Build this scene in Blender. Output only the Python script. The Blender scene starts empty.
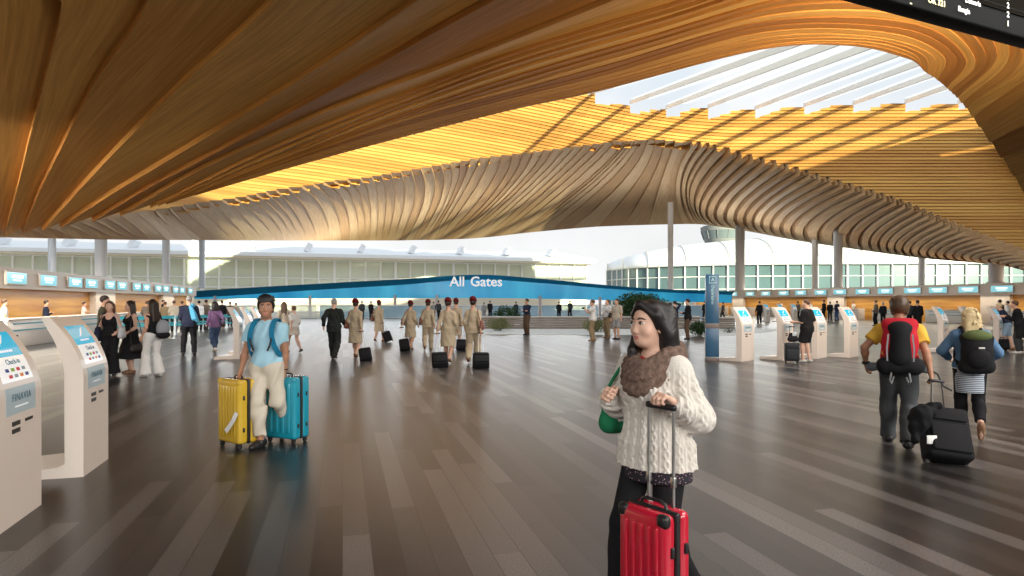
import bpy, bmesh, math, random
import numpy as np
from mathutils import Vector, Matrix, Euler

random.seed(7)
SC = bpy.context.scene
COL = SC.collection
PI = math.pi
F, HY, CX, CZ = 650.0, 302.0, 512.0, 1.65        # focal length (px at 1024 wide), horizon row, centre column, eye height

def gp(px, py):                                   # ground point seen at a photo position
    Y = CZ * F / (py - HY)
    return ((px - CX) * Y / F, Y)
def wp(px, py, Y):                                # point at depth Y
    return Vector(((px - CX) * Y / F, Y, CZ + (HY - py) * Y / F))

# ------------------------------------------------------------------ materials
_M = {}
def mat(name, col, rough=0.6, metal=0.0, spec=0.5, bump=None, coat=0.0, emit=None, alpha=None, trans=0.0, noise=0.0, nscale=40.0, sheen=0.0):
    if name in _M: return _M[name]
    m = bpy.data.materials.new(name); m.use_nodes = True
    nt = m.node_tree; b = nt.nodes['Principled BSDF']
    b.inputs['Base Color'].default_value = (*col, 1)
    b.inputs['Roughness'].default_value = rough
    b.inputs['Metallic'].default_value = metal
    b.inputs['Specular IOR Level'].default_value = spec
    b.inputs['Coat Weight'].default_value = coat
    b.inputs['Transmission Weight'].default_value = trans
    b.inputs['Sheen Weight'].default_value = sheen
    if alpha is not None: b.inputs['Alpha'].default_value = alpha
    if emit:
        b.inputs['Emission Color'].default_value = (*emit[0], 1); b.inputs['Emission Strength'].default_value = emit[1]
    tc = None
    if noise > 0:
        tc = nt.nodes.new('ShaderNodeTexCoord')
        n = nt.nodes.new('ShaderNodeTexNoise'); n.inputs['Scale'].default_value = nscale; n.inputs['Detail'].default_value = 3
        nt.links.new(tc.outputs['Object'], n.inputs['Vector'])
        mx = nt.nodes.new('ShaderNodeMix'); mx.data_type = 'RGBA'
        mx.inputs['A'].default_value = (*[c * (1 - noise) for c in col], 1)
        mx.inputs['B'].default_value = (*[min(1, c * (1 + noise)) for c in col], 1)
        nt.links.new(n.outputs['Fac'], mx.inputs['Factor']); nt.links.new(mx.outputs['Result'], b.inputs['Base Color'])
    if bump:
        kind, sc, st = bump
        tc = tc or nt.nodes.new('ShaderNodeTexCoord')
        bp = nt.nodes.new('ShaderNodeBump'); bp.inputs['Strength'].default_value = st; bp.inputs['Distance'].default_value = 0.01
        if kind == 'noise':
            t = nt.nodes.new('ShaderNodeTexNoise'); t.inputs['Scale'].default_value = sc; o = t.outputs['Fac']
        else:
            t = nt.nodes.new('ShaderNodeTexWave'); t.inputs['Scale'].default_value = sc; t.bands_direction = kind; o = t.outputs['Fac']
            t.inputs['Distortion'].default_value = 1.0
        nt.links.new(tc.outputs['Object'], t.inputs['Vector']); nt.links.new(o, bp.inputs['Height'])
        nt.links.new(bp.outputs['Normal'], b.inputs['Normal'])
    _M[name] = m
    return m
def nodes_of(m): return m.node_tree.nodes, m.node_tree.links, m.node_tree.nodes['Principled BSDF']

# ------------------------------------------------------------------ mesh building
class MB:
    def __init__(s): s.v = []; s.f = []; s.mi = []; s.sm = []; s.T = Matrix()
    def add(s, vs, fs, mi=0, smooth=False, T=None):
        T = s.T @ T if T is not None else s.T
        n = len(s.v); s.v += [tuple(T @ Vector(p)) for p in vs]
        for f in fs: s.f.append([n + i for i in f]); s.mi.append(mi); s.sm.append(smooth)
        return s
    def box(s, c, d, mi=0, T=None, r=0.0, seg=2):
        x, y, z = d[0] / 2, d[1] / 2, d[2] / 2
        vs = [(c[0] + a * x, c[1] + b * y, c[2] + e * z) for a in (-1, 1) for b in (-1, 1) for e in (-1, 1)]
        fs = [(0, 1, 3, 2), (4, 6, 7, 5), (0, 4, 5, 1), (2, 3, 7, 6), (0, 2, 6, 4), (1, 5, 7, 3)]
        if r > 0:
            bm = bmesh.new(); bv = [bm.verts.new(v) for v in vs]
            for f in fs: bm.faces.new([bv[i] for i in f])
            bmesh.ops.bevel(bm, geom=bm.edges[:], offset=min(r, min(d) * .49), segments=seg, profile=.5, affect='EDGES')
            bm.verts.index_update(); vs = [v.co[:] for v in bm.verts]; fs = [[v.index for v in f.verts] for f in bm.faces]; bm.free()
            return s.add(vs, fs, mi, True, T)
        return s.add(vs, fs, mi, False, T)
    def prism(s, prof, w, mi=0, T=None, smooth=False):          # prof in (x,z), extruded along y by +-w/2
        n = len(prof)
        vs = [(p[0], -w / 2, p[1]) for p in prof] + [(p[0], w / 2, p[1]) for p in prof]
        fs = [(i, (i + 1) % n, n + (i + 1) % n, n + i) for i in range(n)]
        s.add(vs, fs, mi, smooth, T)
        return s.add(vs, [list(range(n))[::-1], [n + i for i in range(n)]], mi, False, T)
    def tube(s, path, r, seg=8, mi=0, T=None, closed=False):
        P = [Vector(p) for p in path]; n = len(P)
        R = r if isinstance(r, (list, tuple)) else [r] * n
        vs = []; up = None
        for i, p in enumerate(P):
            a = P[(i - 1) % n] if closed or i > 0 else p; b = P[(i + 1) % n] if closed or i < n - 1 else p
            t = (b - a).normalized() if (b - a).length > 1e-9 else Vector((0, 0, 1))
            if up is None: up = Vector((0, 0, 1)) if abs(t.z) < .9 else Vector((1, 0, 0))
            u = t.cross(up); u = u.normalized() if u.length > 1e-6 else t.orthogonal().normalized()
            w = u.cross(t).normalized(); up = w
            for k in range(seg):
                a_ = 2 * PI * k / seg; vs.append(p + (u * math.cos(a_) + w * math.sin(a_)) * R[i])
        fs = []
        for i in range(n if closed else n - 1):
            j = (i + 1) % n
            for k in range(seg):
                l = (k + 1) % seg; fs.append((i * seg + k, j * seg + k, j * seg + l, i * seg + l))
        s.add(vs, fs, mi, True, T)
        if not closed: s.add(vs, [list(range(seg)), [(n - 1) * seg + k for k in range(seg)][::-1]], mi, False, T)
        return s
    def strip(s, path, w, th, nrm, mi=0, T=None):               # flat strap along a path; nrm = outward normals
        P = [Vector(p) for p in path]; vs = []; fs = []
        for i, p in enumerate(P):
            t = (P[min(i + 1, len(P) - 1)] - P[max(i - 1, 0)]).normalized(); n = Vector(nrm[i]).normalized(); u = t.cross(n).normalized()
            vs += [p - u * w / 2, p + u * w / 2, p + u * w / 2 + n * th, p - u * w / 2 + n * th]
        for i in range(len(P) - 1):
            a, b = 4 * i, 4 * i + 4
            for k in range(4): fs.append((a + k, b + k, b + (k + 1) % 4, a + (k + 1) % 4))
        fs += [(0, 1, 2, 3), tuple(len(vs) - 4 + k for k in (3, 2, 1, 0))]
        return s.add(vs, fs, mi, False, T)
    def cyl(s, c, r, h, seg=16, mi=0, T=None, axis='z', r2=None):
        r2 = r if r2 is None else r2
        A = {'z': Matrix(), 'x': Matrix.Rotation(PI / 2, 4, 'Y'), 'y': Matrix.Rotation(-PI / 2, 4, 'X')}[axis]
        TT = Matrix.Translation(c) @ A
        if T is not None: TT = T @ TT
        vs = [(r * math.cos(2 * PI * k / seg), r * math.sin(2 * PI * k / seg), -h / 2) for k in range(seg)] + \
             [(r2 * math.cos(2 * PI * k / seg), r2 * math.sin(2 * PI * k / seg), h / 2) for k in range(seg)]
        s.add(vs, [(k, (k + 1) % seg, seg + (k + 1) % seg, seg + k) for k in range(seg)], mi, True, TT)
        return s.add(vs, [list(range(seg))[::-1], [seg + k for k in range(seg)]], mi, False, TT)
    def mesh(s, name, mats):
        me = bpy.data.meshes.new(name); me.from_pydata(s.v, [], s.f)
        for m in (mats if isinstance(mats, (list, tuple)) else [mats]): me.materials.append(m)
        me.polygons.foreach_set('material_index', s.mi); me.polygons.foreach_set('use_smooth', s.sm); me.update()
        return me
    def build(s, name, mats, parent=None):
        return link(name, s.mesh(name, mats), parent)

def link(name, data, parent=None):
    o = bpy.data.objects.new(name, data); COL.objects.link(o)
    if parent is not None: o.parent = parent
    return o
def tag(o, label=None, cat=None, group=None, kind=None):
    if label: o['label'] = label
    if cat: o['category'] = cat
    if group: o['group'] = group
    if kind: o['kind'] = kind
    return o
def empty(name, loc=(0, 0, 0), rz=0.0, label=None, cat=None, group=None):
    o = link(name, None); o.location = loc; o.rotation_euler = (0, 0, rz); o.empty_display_size = .2
    return tag(o, label, cat, group)
def dup(o, parent=None):
    c = o.copy(); COL.objects.link(c)
    if parent is not None: c.parent = parent
    for ch in list(o.children): dup(ch, c)
    return c
def struct(o): o['kind'] = 'structure'; return o

def text_obj(name, s, size, m, parent, T, extrude=0.002, align='CENTER', spacing=1.0, bold=0.0):
    c = bpy.data.curves.new(name, 'FONT'); c.body = s; c.size = size; c.extrude = extrude; c.align_x = align; c.align_y = 'CENTER'
    c.space_character = spacing; c.offset = bold; c.resolution_u = 3
    t = bpy.data.objects.new('tmp_text', c)
    me = bpy.data.meshes.new_from_object(t); me.transform(T); me.name = name
    bpy.data.objects.remove(t); bpy.data.curves.remove(c)
    me.materials.clear(); me.materials.append(m)
    return link(name, me, parent)

def catmull(P, n):                                              # resample a polyline with a Catmull-Rom spline
    P = np.array(P, float); out = []
    Q = np.vstack([2 * P[0] - P[1], P, 2 * P[-1] - P[-2]]); L = len(P) - 1
    for t in np.linspace(0, L, n):
        i = min(int(t), L - 1); u = t - i; a, b, c, d = Q[i], Q[i + 1], Q[i + 2], Q[i + 3]
        out.append(.5 * (2 * b + (c - a) * u + (2 * a - 5 * b + 4 * c - d) * u * u + (3 * b - a - 3 * c + d) * u ** 3))
    return np.array(out)
def pw(xs, ys):
    xs = np.array(xs, float); ys = np.array(ys, float)
    # smooth monotone-ish (pchip) interpolation
    h = np.diff(xs); dl = np.diff(ys) / h; m = np.zeros_like(ys)
    m[0], m[-1] = dl[0], dl[-1]
    for i in range(1, len(xs) - 1):
        m[i] = 0 if dl[i - 1] * dl[i] <= 0 else 2 * dl[i - 1] * dl[i] / (dl[i - 1] + dl[i])
    def f(x):
        x = float(x)
        if x <= xs[0]: return ys[0] + m[0] * (x - xs[0])
        if x >= xs[-1]: return ys[-1] + m[-1] * (x - xs[-1])
        i = int(np.searchsorted(xs, x) - 1); i = max(0, min(i, len(h) - 1)); t = (x - xs[i]) / h[i]
        return (2 * t ** 3 - 3 * t * t + 1) * ys[i] + (t ** 3 - 2 * t * t + t) * h[i] * m[i] + (3 * t * t - 2 * t ** 3) * ys[i + 1] + (t ** 3 - t * t) * h[i] * m[i + 1]
    return f
# ================================================================== CEILING of curved timber boards
def wood_mat(nm, cols):
    m = mat(nm, (.5, .28, .1), rough=.62, spec=.15)
    N, L, b = nodes_of(m)
    at = N.new('ShaderNodeAttribute'); at.attribute_name = 'grain'
    sep = N.new('ShaderNodeSeparateXYZ'); L.new(at.outputs['Vector'], sep.inputs[0])
    mp = N.new('ShaderNodeMapping'); mp.inputs['Scale'].default_value = (.35, 9.0, 40.0); L.new(at.outputs['Vector'], mp.inputs['Vector'])
    n = N.new('ShaderNodeTexNoise'); n.inputs['Scale'].default_value = 1.0; n.inputs['Detail'].default_value = 5; n.inputs['Roughness'].default_value = .65
    L.new(mp.outputs[0], n.inputs['Vector'])
    r1 = N.new('ShaderNodeValToRGB'); e = r1.color_ramp.elements           # board-to-board tone
    e[0].position = 0; e[0].color = cols[0]; e[1].position = 1; e[1].color = cols[2]
    x = e.new(.45); x.color = cols[1]
    L.new(sep.outputs['Z'], r1.inputs['Fac'])
    mx = N.new('ShaderNodeMix'); mx.data_type = 'RGBA'; mx.blend_type = 'MULTIPLY'; mx.inputs['Factor'].default_value = .8
    r2 = N.new('ShaderNodeValToRGB'); r2.color_ramp.elements[0].position = .3; r2.color_ramp.elements[0].color = (.62, .55, .48, 1)
    r2.color_ramp.elements[1].position = .68; r2.color_ramp.elements[1].color = (1.1, 1.08, 1.05, 1)
    L.new(n.outputs['Fac'], r2.inputs['Fac']); L.new(r1.outputs[0], mx.inputs['A']); L.new(r2.outputs[0], mx.inputs['B'])
    L.new(mx.outputs['Result'], b.inputs['Base Color'])
    bp = N.new('ShaderNodeBump'); bp.inputs['Strength'].default_value = .12; L.new(n.outputs['Fac'], bp.inputs['Height']); L.new(bp.outputs[0], b.inputs['Normal'])
    return m
WOOD = wood_mat('timber_boards', ((.37, .150, .034, 1), (.53, .255, .062, 1), (.71, .40, .105, 1)))
WOOD_HAZED = wood_mat('hazed_boards', ((.38, .215, .10, 1), (.49, .32, .17, 1), (.62, .45, .27, 1)))  # same timber, with daylight haze painted in as a paler, greyer colour

class Boards:                                                   # strips of boards with a grain attribute (length, width, tone)
    def __init__(s): s.v = []; s.f = []; s.g = []
    def strip(s, rowa, rowb, tone, v0=0.0):
        n0 = len(s.v); n = len(rowa); acc = 0
        for i in range(n):
            if i: acc += (Vector(rowa[i]) - Vector(rowa[i - 1])).length
            w = (Vector(rowb[i]) - Vector(rowa[i])).length
            s.v += [tuple(rowa[i]), tuple(rowb[i])]; s.g += [(acc + tone * 37, v0, tone), (acc + tone * 37, v0 + w, tone)]
        for i in range(n - 1):
            a = n0 + 2 * i; s.f.append((a, a + 1, a + 3, a + 2))
    def build(s, name, m=None):
        me = bpy.data.meshes.new(name); me.from_pydata(s.v, [], s.f); me.materials.append(m or WOOD)
        me.polygons.foreach_set('use_smooth', [True] * len(s.f))
        a = me.attributes.new('grain', 'FLOAT_VECTOR', 'POINT'); a.data.foreach_set('vector', np.array(s.g, np.float32).ravel())
        me.update(); return struct(link(name, me))

ZA = pw([-30, -20, -16, -12, -8, -2, 4, 10, 15, 20, 25, 30, 40, 60], [3.6, 3.8, 4.2, 5.7, 7.3, 8.8, 9, 9, 8.6, 7.9, 6.9, 5.9, 4.6, 4.3])
def onA(px, py):                                                # the near ceiling is a low vault: height depends on X
    a = (px - CX) / F; k = (HY - py) / F; lo, hi = 1.5, 90.0
    for _ in range(40):
        Y = (lo + hi) / 2
        if CZ + k * Y > ZA(a * Y): hi = Y
        else: lo = Y
    return Vector((a * Y, Y, CZ + k * Y))
AL = [
 [(200,194),(300,165),(400,138),(512,110),(600,91),(760,50),(850,46),(905,58),(922,67)],
 [(190,196),(300,163),(400,135),(512,107),(600,87),(760,46),(860,41),(912,53),(924,71)],
 [(184,198),(300,160),(400,130),(512,101),(600,80),(760,38),(870,36),(930,53),(934,77)],
 [(180,199),(300,157),(400,125),(512,95),(600,72),(760,27),(900,28),(955,56),(943,84)],
 [(176,200),(300,155),(400,120),(512,87),(620,55),(780,13),(920,16),(975,58),(950,90)],
 [(172,201),(300,152),(400,114),(512,76),(640,38),(800,-5),(940,2),(997,50),(957,96)],
 [(166,202),(290,150),(400,104),(512,62),(660,18),(820,-28),(965,-20),(1022,50),(966,106)],
 [(150,205),(270,147),(400,94),(512,51),(677,0),(860,-52),(1010,-55),(1075,40),(979,124)],
 [(120,212),(200,166),(330,106),(450,60),(600,0),(800,-80),(1010,-105),(1120,55),(990,139)],
 [(92,217),(150,182),(215,148),(340,80),(482,0),(680,-105),(1010,-170),(1170,66),(1001,154)],
 [(60,223),(110,190),(180,148),(290,80),(408,0),(590,-125),(1010,-250),(1230,80),(1013,172)],
 [(42,226),(70,195),(113,148),(185,75),(267,0),(400,-140),(1000,-350),(1300,95),(1024,190)],
 [(22,229),(40,185),(58,148),(95,75),(145,0),(215,-150),(1000,-460),(1400,110),(1037,207)],
 [(4,232),(18,180),(30,130),(48,60),(62,0),(90,-150),(1000,-600),(1500,125),(1050,226)],
 [(-20,236),(-20,180),(-20,120),(-20,60),(-25,0),(-30,-150),(1000,-800),(1600,140),(1062,246)],
 [(-50,240),(-60,190),(-70,130),(-80,60),(-90,0),(-160,-150),(1000,-1000),(1700,160),(1075,262)]]
NU = 60
ALs = [catmull(l, NU) for l in AL]
def a_line(t):
    i = min(int(t), len(ALs) - 2); u = t - i
    return [onA(*(ALs[i][j] * (1 - u) + ALs[i + 1][j] * u)) for j in range(NU)]
rng = random.Random(3)
ba = Boards()
ts = []
for i in range(len(AL) - 1):
    for k in range(2 if i < 7 else 1): ts.append(i + k / 2)
ts.append(len(AL) - 1)
H_A = 0.2
rows = [a_line(t) for t in ts]
for k in range(len(ts) - 1):
    h2 = .022 + .15 * min(1, max(0, ts[k + 1] - 3) / 6)
    dn = Vector((0, 0, 0)); dn2 = Vector((0, 0, -h2))
    tone = rng.random()
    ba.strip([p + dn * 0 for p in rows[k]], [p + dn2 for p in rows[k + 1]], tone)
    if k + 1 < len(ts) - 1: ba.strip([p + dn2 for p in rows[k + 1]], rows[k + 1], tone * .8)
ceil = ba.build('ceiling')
# board ends at the edge of the opening: a folded rim upstand
lip3 = [p.copy() for p in rows[0]]

# ---- the far lip, the lit inside of the roof opening, and the curved underside beyond
lipy = pw([-60, 0, 12, 74, 120, 150, 200, 243, 282, 300, 335, 365, 394, 412, 447, 480, 510, 552, 591, 620, 642, 660, 680, 698, 715, 747, 794, 824, 853, 903, 956, 1024, 1090],
          [237, 231.5, 230, 224, 216, 213, 205, 199, 191, 189, 183, 180, 175, 172, 166, 160.5, 157, 152, 147, 143.4, 141.2, 141.3, 143.6, 147, 150.5, 160, 173, 182.5, 191, 207, 230, 257, 281])
shape = pw([-60, 0, 100, 200, 250, 300, 350, 400, 450, 500, 550, 600, 650, 700, 740, 800, 1090],
           [-101, -97, -89, -81, -75, -69, -62, -54, -46, -37, -27, -17, -8, -2, 0, 0, 0])
lipD = pw([-60, 12, 100, 170, 240, 300, 400, 500, 640, 740, 800, 870, 950, 1024, 1090],
          [18, 22, 29, 39, 49, 55, 61, 63, 62, 60, 57, 52.5, 46.5, 40, 34])
teeth = [520, 560, 595, 630, 666, 708, 755, 804, 853, 905, 958, 1012]
t_hi = [80, 86, 93, 104, 109, 108, 109.5, 107, 105, 103.5, 104, 104]
t_lo = [90, 95, 104, 113, 118, 119, 118.5, 114.5, 113, 112, 110, 110]
def saw(px):
    for i in range(1, len(teeth)):
        if px <= teeth[i]:
            u = (px - teeth[i - 1]) / (teeth[i] - teeth[i - 1])
            lo, hi = t_lo[i - 1], t_hi[i]
            return lo + (hi - lo) * min(1, max(0, u) / .55)
    return 106
alx = [tuple(p) for p in ALs[0]]
alipy = pw([-60, 0, 100, 170, 200, 300, 400, 512, 600], [240, 232, 215, 203, 194, 165, 138, 110, 91])
def ytop(px): return alipy(px) - 22 if px < 560 else saw(px)
DC = 3.3
def bD(px, y): return lipD(px) + 1.5 + .1 * max(-2, lipy(px) - y)
bb = Boards()
cols = sorted(set(list(range(-40, 1091, 10)) + [t for t in teeth if t > 540] + [t + .6 for t in teeth if t > 540]))
c = 84.0; k = 0
rb = random.Random(11)
FW = Vector((0, -.17, -.02))
while c < 345:
    ra = []; rbm = []
    tone = .35 + .55 * rb.random()
    segs = []
    for px in cols:
        lo = lipy(px) + 3.5; hi = ytop(px)
        y0 = c + shape(px); y1 = y0 + DC
        if y1 < hi + .2 or y0 > lo:
            if len(ra) > 1: segs.append((ra, rbm))
            ra = []; rbm = []; continue
        y0 = max(y0, hi); y1 = min(max(y1, hi), lo + 3)
        ra.append(wp(px, y0, bD(px, y0))); rbm.append(wp(px, y1, bD(px, y1)) + FW)
    if len(ra) > 1: segs.append((ra, rbm))
    for ra, rbm in segs:
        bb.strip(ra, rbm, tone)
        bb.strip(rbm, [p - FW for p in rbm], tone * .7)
    c += DC; k += 1
bb.build('ceiling')

TA = [12, 74, 120, 150, 243, 282, 335, 365, 394, 412, 447, 480, 510, 552, 591, 630, 660, 698, 747, 794, 853, 903, 956, 1024, 1090]
TM = [(22,234),(93,231.5),(138,228),(163,226),(265,214),(300,211),(355,203),(373,203),(398,203),(415,203),(445,198),(461,197),(491,195),(519,190),(549,187),(592,182),(645,180),(680,184),(706,203),(745,209),(800,219.5),(864,231.5),(921,247),(991,260),(1060,280)]
TE = [(30,238),(107,239.5),(150,240),(180,240),(283,240.5),(312,240.5),(358,240.5),(372,240.5),(388,240.5),(399,240.5),(420,240),(433,240),(445,239.5),(462,239),(490,237),(525,233),(610,226),(690,224),(718,226.5),(752,232),(800,241),(864,250.5),(925,258.5),(1000,265.5),(1070,283)]
fMx = pw(TA, [p[0] for p in TM]); fMy = pw(TA, [p[1] for p in TM]); fEx = pw(TA, [p[0] for p in TE]); fEy = pw(TA, [p[1] for p in TE])
botD = pw([-60, 0, 52, 101, 166, 202, 240, 283, 340, 400, 500, 600, 700, 750, 800, 870, 925, 1000, 1070],
          [20, 23, 26.5, 31.5, 43.5, 54, 62, 69, 77, 83, 88, 90, 89, 87, 82, 72, 63, 52, 42])
NC = 18
FD = [min(1, (1 - j / (NC - 1)) / .3) ** 1.3 for j in range(NC)]
def c_curve(a, dy):
    L = (a, lipy(a)); M = (fMx(a), fMy(a)); E = (fEx(a), fEy(a)); D0 = lipD(a); D1 = max(botD(E[0]), D0 + .5)
    out = []
    for j in range(NC):
        u = j / (NC - 1)
        w0 = 2 * (u - .5) * (u - 1); w1 = -4 * u * (u - 1); w2 = 2 * u * (u - .5)
        x = w0 * L[0] + w1 * M[0] + w2 * E[0]; y = w0 * L[1] + w1 * M[1] + w2 * E[1]
        # keep the lower end flattening onto the eave
        y += dy * (1 - u) ** 2
        D = D0 + (D1 - D0) * (u ** 1.15)
        out.append(wp(x, y, D))
    return out
g = lambda a: lipy(a) - shape(a)
aa = np.arange(-50, 1090, .25); gv = np.array([g(x) for x in aa])
brk = [(-50.0, gv[0])]
for i in range(1, len(aa)):
    dc_ = DC / 3 if 628 < aa[i] < 716 else DC
    l0 = math.floor(gv[i - 1] / dc_); l1 = math.floor(gv[i] / dc_)
    if l0 != l1: brk.append((float(aa[i]), float(gv[i])))
bc = Boards(); rc = random.Random(5)
BK = Vector((0, .55, .8))
prev = None
for (a0, g0), (a1, g1) in zip(brk, brk[1:]):
    if a1 - a0 < 2.5 or a0 > 1085: continue
    cm = min(g0, g1) if a0 < 690 else (g0 + g1) / 2 - DC * .4
    h = .16 if a0 < 640 else .16 + .5 * min(1, (a0 - 640) / 60)
    t = .25 + .6 * rc.random()
    def cc(a): return c_curve(a, cm + shape(a) - lipy(a))
    sub = max(1, min(9, int(round((a1 - a0) / 7.5))) if a1 - a0 > 14 else 1)
    edges = np.linspace(a0, a1, sub + 1)
    if a0 < 690:
        R = [cc(a) for a in edges]
        # a board leans back towards its far edge, then a step face returns to the next board
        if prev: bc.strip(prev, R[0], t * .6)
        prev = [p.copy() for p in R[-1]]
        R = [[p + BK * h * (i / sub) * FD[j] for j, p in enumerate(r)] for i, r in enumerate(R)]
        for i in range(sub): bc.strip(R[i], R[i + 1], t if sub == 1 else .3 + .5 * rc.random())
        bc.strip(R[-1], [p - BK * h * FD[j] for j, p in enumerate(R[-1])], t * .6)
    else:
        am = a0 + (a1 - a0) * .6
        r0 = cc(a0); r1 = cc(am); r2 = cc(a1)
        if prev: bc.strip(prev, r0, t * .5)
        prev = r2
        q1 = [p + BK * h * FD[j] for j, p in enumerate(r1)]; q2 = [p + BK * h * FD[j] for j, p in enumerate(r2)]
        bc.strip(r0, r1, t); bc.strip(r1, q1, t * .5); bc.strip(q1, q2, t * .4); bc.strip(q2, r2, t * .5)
bc.build('ceiling', WOOD_HAZED)

# ---- weatherproof roof deck above the boards, left open over the roof light
deck = MB(); dv = []
for i, p in enumerate(lip3):
    q = p + Vector((0, 0, .35))
    if i < NU * .74: o = Vector((min(p.x * 1.25, p.x + 5) if p.x < 0 else p.x * 1.2, -22, 10.8))
    else:
        w = (i - NU * .74) / (NU * .26); o = Vector((62, -22 + w * 66, 10.8))
    dv.append((q, o))
vs = []
for i, (q, o) in enumerate(dv):
    m_ = q.lerp(o, .3) + Vector((0, 0, .9))
    if i >= NU * .74: w = min(1, (i - NU * .74) / 4); m_ = m_.lerp(Vector((39.5, 8 + (i - NU * .74) * 1.2, 17)), w); o = o + Vector((0, 0, 7 * w))  # right side shaped into a high ridge to shade the opening's right end
    vs += [q, m_, o]
fs = []
for i in range(len(dv) - 1):
    for j in range(2): a = 3 * i + j; fs.append((a, a + 3, a + 4, a + 1))
# corner and the right-hand rim
n = len(vs); rim = [rows[k][-1] + Vector((0, 0, .5)) for k in range(0, len(rows), 3)]
for i, a in enumerate(rim): vs += [a, Vector((39.5, 26 + 29 * i / (len(rim) - 1), 17)), Vector((62, 44 + 12 * i / len(rim), 18))]
for i in range(len(rim) - 1):
    for j in range(2): a = n + 3 * i + j; fs.append((a, a + 3, a + 4, a + 1))
n = len(vs); lf = [rows[k][0] + Vector((0, 0, .4)) for k in range(0, len(rows), 3)]
for a in lf: vs += [a, Vector((-32, a.y - 2, 9.0))]
for i in range(len(lf) - 1): fs.append((n + 2 * i, n + 2 * i + 2, n + 2 * i + 3, n + 2 * i + 1))
n = len(vs); vs += [lf[0], Vector((-32, lf[0].y - 2, 9)), Vector((-32, -22, 10.8)), Vector((lip3[0].x - 5, -22, 10.8))]; fs.append((n, n + 1, n + 2, n + 3))
n = len(vs); vs += [Vector((-32, -22, 10.8)), Vector((-32, 24, 9)), Vector((-33, 24, 3)), Vector((-33, -22, 3))]; fs.append((n, n + 1, n + 2, n + 3))
deck.add(vs, fs, 0, False)
DARK = mat('roof_membrane', (.16, .12, .09), .9)
struct(deck.build('deck_and_sunblock', DARK))
q = MB(); q.box((-56, 64, 16.5), (52, 4, 12)); struct(q.build('deck_and_sunblock', DARK))  # added unseen box that keeps the sun off the terminal's left part

# ---- roof light: fritted glass bays between slim white fins
FRIT = bpy.data.materials.new('fritted_glass'); FRIT.use_nodes = True
_n, _l = FRIT.node_tree.nodes, FRIT.node_tree.links; _n.clear()
_o = _n.new('ShaderNodeOutputMaterial'); _t = _n.new('ShaderNodeBsdfTransparent'); _d = _n.new('ShaderNodeBsdfTranslucent'); _m = _n.new('ShaderNodeMixShader')
_d.inputs[0].default_value = (.95, .95, .95, 1); _m.inputs[0].default_value = .12
_l.new(_t.outputs[0], _m.inputs[1]); _l.new(_d.outputs[0], _m.inputs[2]); _l.new(_m.outputs[0], _o.inputs[0])
WHITE = mat('white_paint', (.8, .8, .79), .5)
for i in range(2, len(teeth)):
    x = teeth[i]; yf = t_hi[i]
    far = wp(x, yf, bD(x, yf) + .2); near = wp(x + 215, 30, 25.0)
    fin = MB(); d = (near - far).normalized(); s_ = d.cross(Vector((0, 0, 1))).normalized(); up = s_.cross(d)
    w, hh = .05, .35
    P = [far + s_ * w, far - s_ * w, near - s_ * w, near + s_ * w]
    vv = [p for p in P] + [p + Vector((0, 0, hh)) for p in P]
    fin.add(vv, [(3, 2, 1, 0), (4, 5, 6, 7), (0, 1, 5, 4), (1, 2, 6, 5), (2, 3, 7, 6), (3, 0, 4, 7)])
    struct(fin.build('trim_%d' % (i - 1), WHITE))
    gl = MB(); q = s_ * 2.1; z = Vector((0, 0, .5)); t_ = Vector((0, 0, .03))
    P = [far + z, far - q + z, near - q + z, near + z]
    vv = P + [p + t_ for p in P]
    gl.add(vv, [(3, 2, 1, 0), (4, 5, 6, 7), (0, 1, 5, 4), (1, 2, 6, 5), (2, 3, 7, 6), (3, 0, 4, 7)])
    struct(gl.build('window_%d' % (i - 1), FRIT))

# ================================================================== FLOOR
U = Vector((-.252, .968, 0)); V = Vector((.968, .252, 0)); AX = math.atan2(.252, .968)     # hall axes: along and across
def hall(u, v, z=0): return U * u + V * v + Vector((0, 0, z))
def hall_u(px, v):                                              # distance along the hall of a line at offset v seen in column px
    a = (px - CX) / F; Y = v / (.968 * a + .252); return -.252 * a * Y + .968 * Y
HM = Matrix.Rotation(AX, 4, 'Z')                                # local x -> V, local y -> U
fm = mat('floor_planks', (.08, .07, .065), .30, spec=.42)
N, L, b = nodes_of(fm)
tc = N.new('ShaderNodeTexCoord'); mp = N.new('ShaderNodeMapping'); mp.inputs['Rotation'].default_value = (0, 0, -AX - PI / 2)
L.new(tc.outputs['Object'], mp.inputs[0])
def mth(op, a, b_=None):
    n_ = N.new('ShaderNodeMath'); n_.operation = op
    for k_, x_ in enumerate((a, b_)):
        if x_ is None: continue
        if isinstance(x_, (int, float)): n_.inputs[k_].default_value = x_
        else: L.new(x_, n_.inputs[k_])
    return n_.outputs[0]
sx_ = N.new('ShaderNodeSeparateXYZ'); L.new(mp.outputs[0], sx_.inputs[0])
ry = mth('DIVIDE', sx_.outputs['Y'], .19); row = mth('FLOOR', ry)
w1 = N.new('ShaderNodeTexWhiteNoise'); w1.noise_dimensions = '1D'; L.new(row, w1.inputs['W'])
rx = mth('ADD', mth('DIVIDE', sx_.outputs['X'], 3.1), mth('MULTIPLY', w1.outputs['Value'], 9.0)); colm = mth('FLOOR', rx)
cb = N.new('ShaderNodeCombineXYZ'); L.new(row, cb.inputs[0]); L.new(colm, cb.inputs[1])
w2 = N.new('ShaderNodeTexWhiteNoise'); w2.noise_dimensions = '2D'; L.new(cb.outputs[0], w2.inputs['Vector'])
rmp = N.new('ShaderNodeValToRGB'); e = rmp.color_ramp.elements; e[0].color = (.011, .0098, .0095, 1); e[1].color = (.120, .110, .106, 1)
for p_, c_ in ((.35, (.020, .018, .0175, 1)), (.70, (.050, .0455, .0445, 1))): x = e.new(p_); x.color = c_
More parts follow.
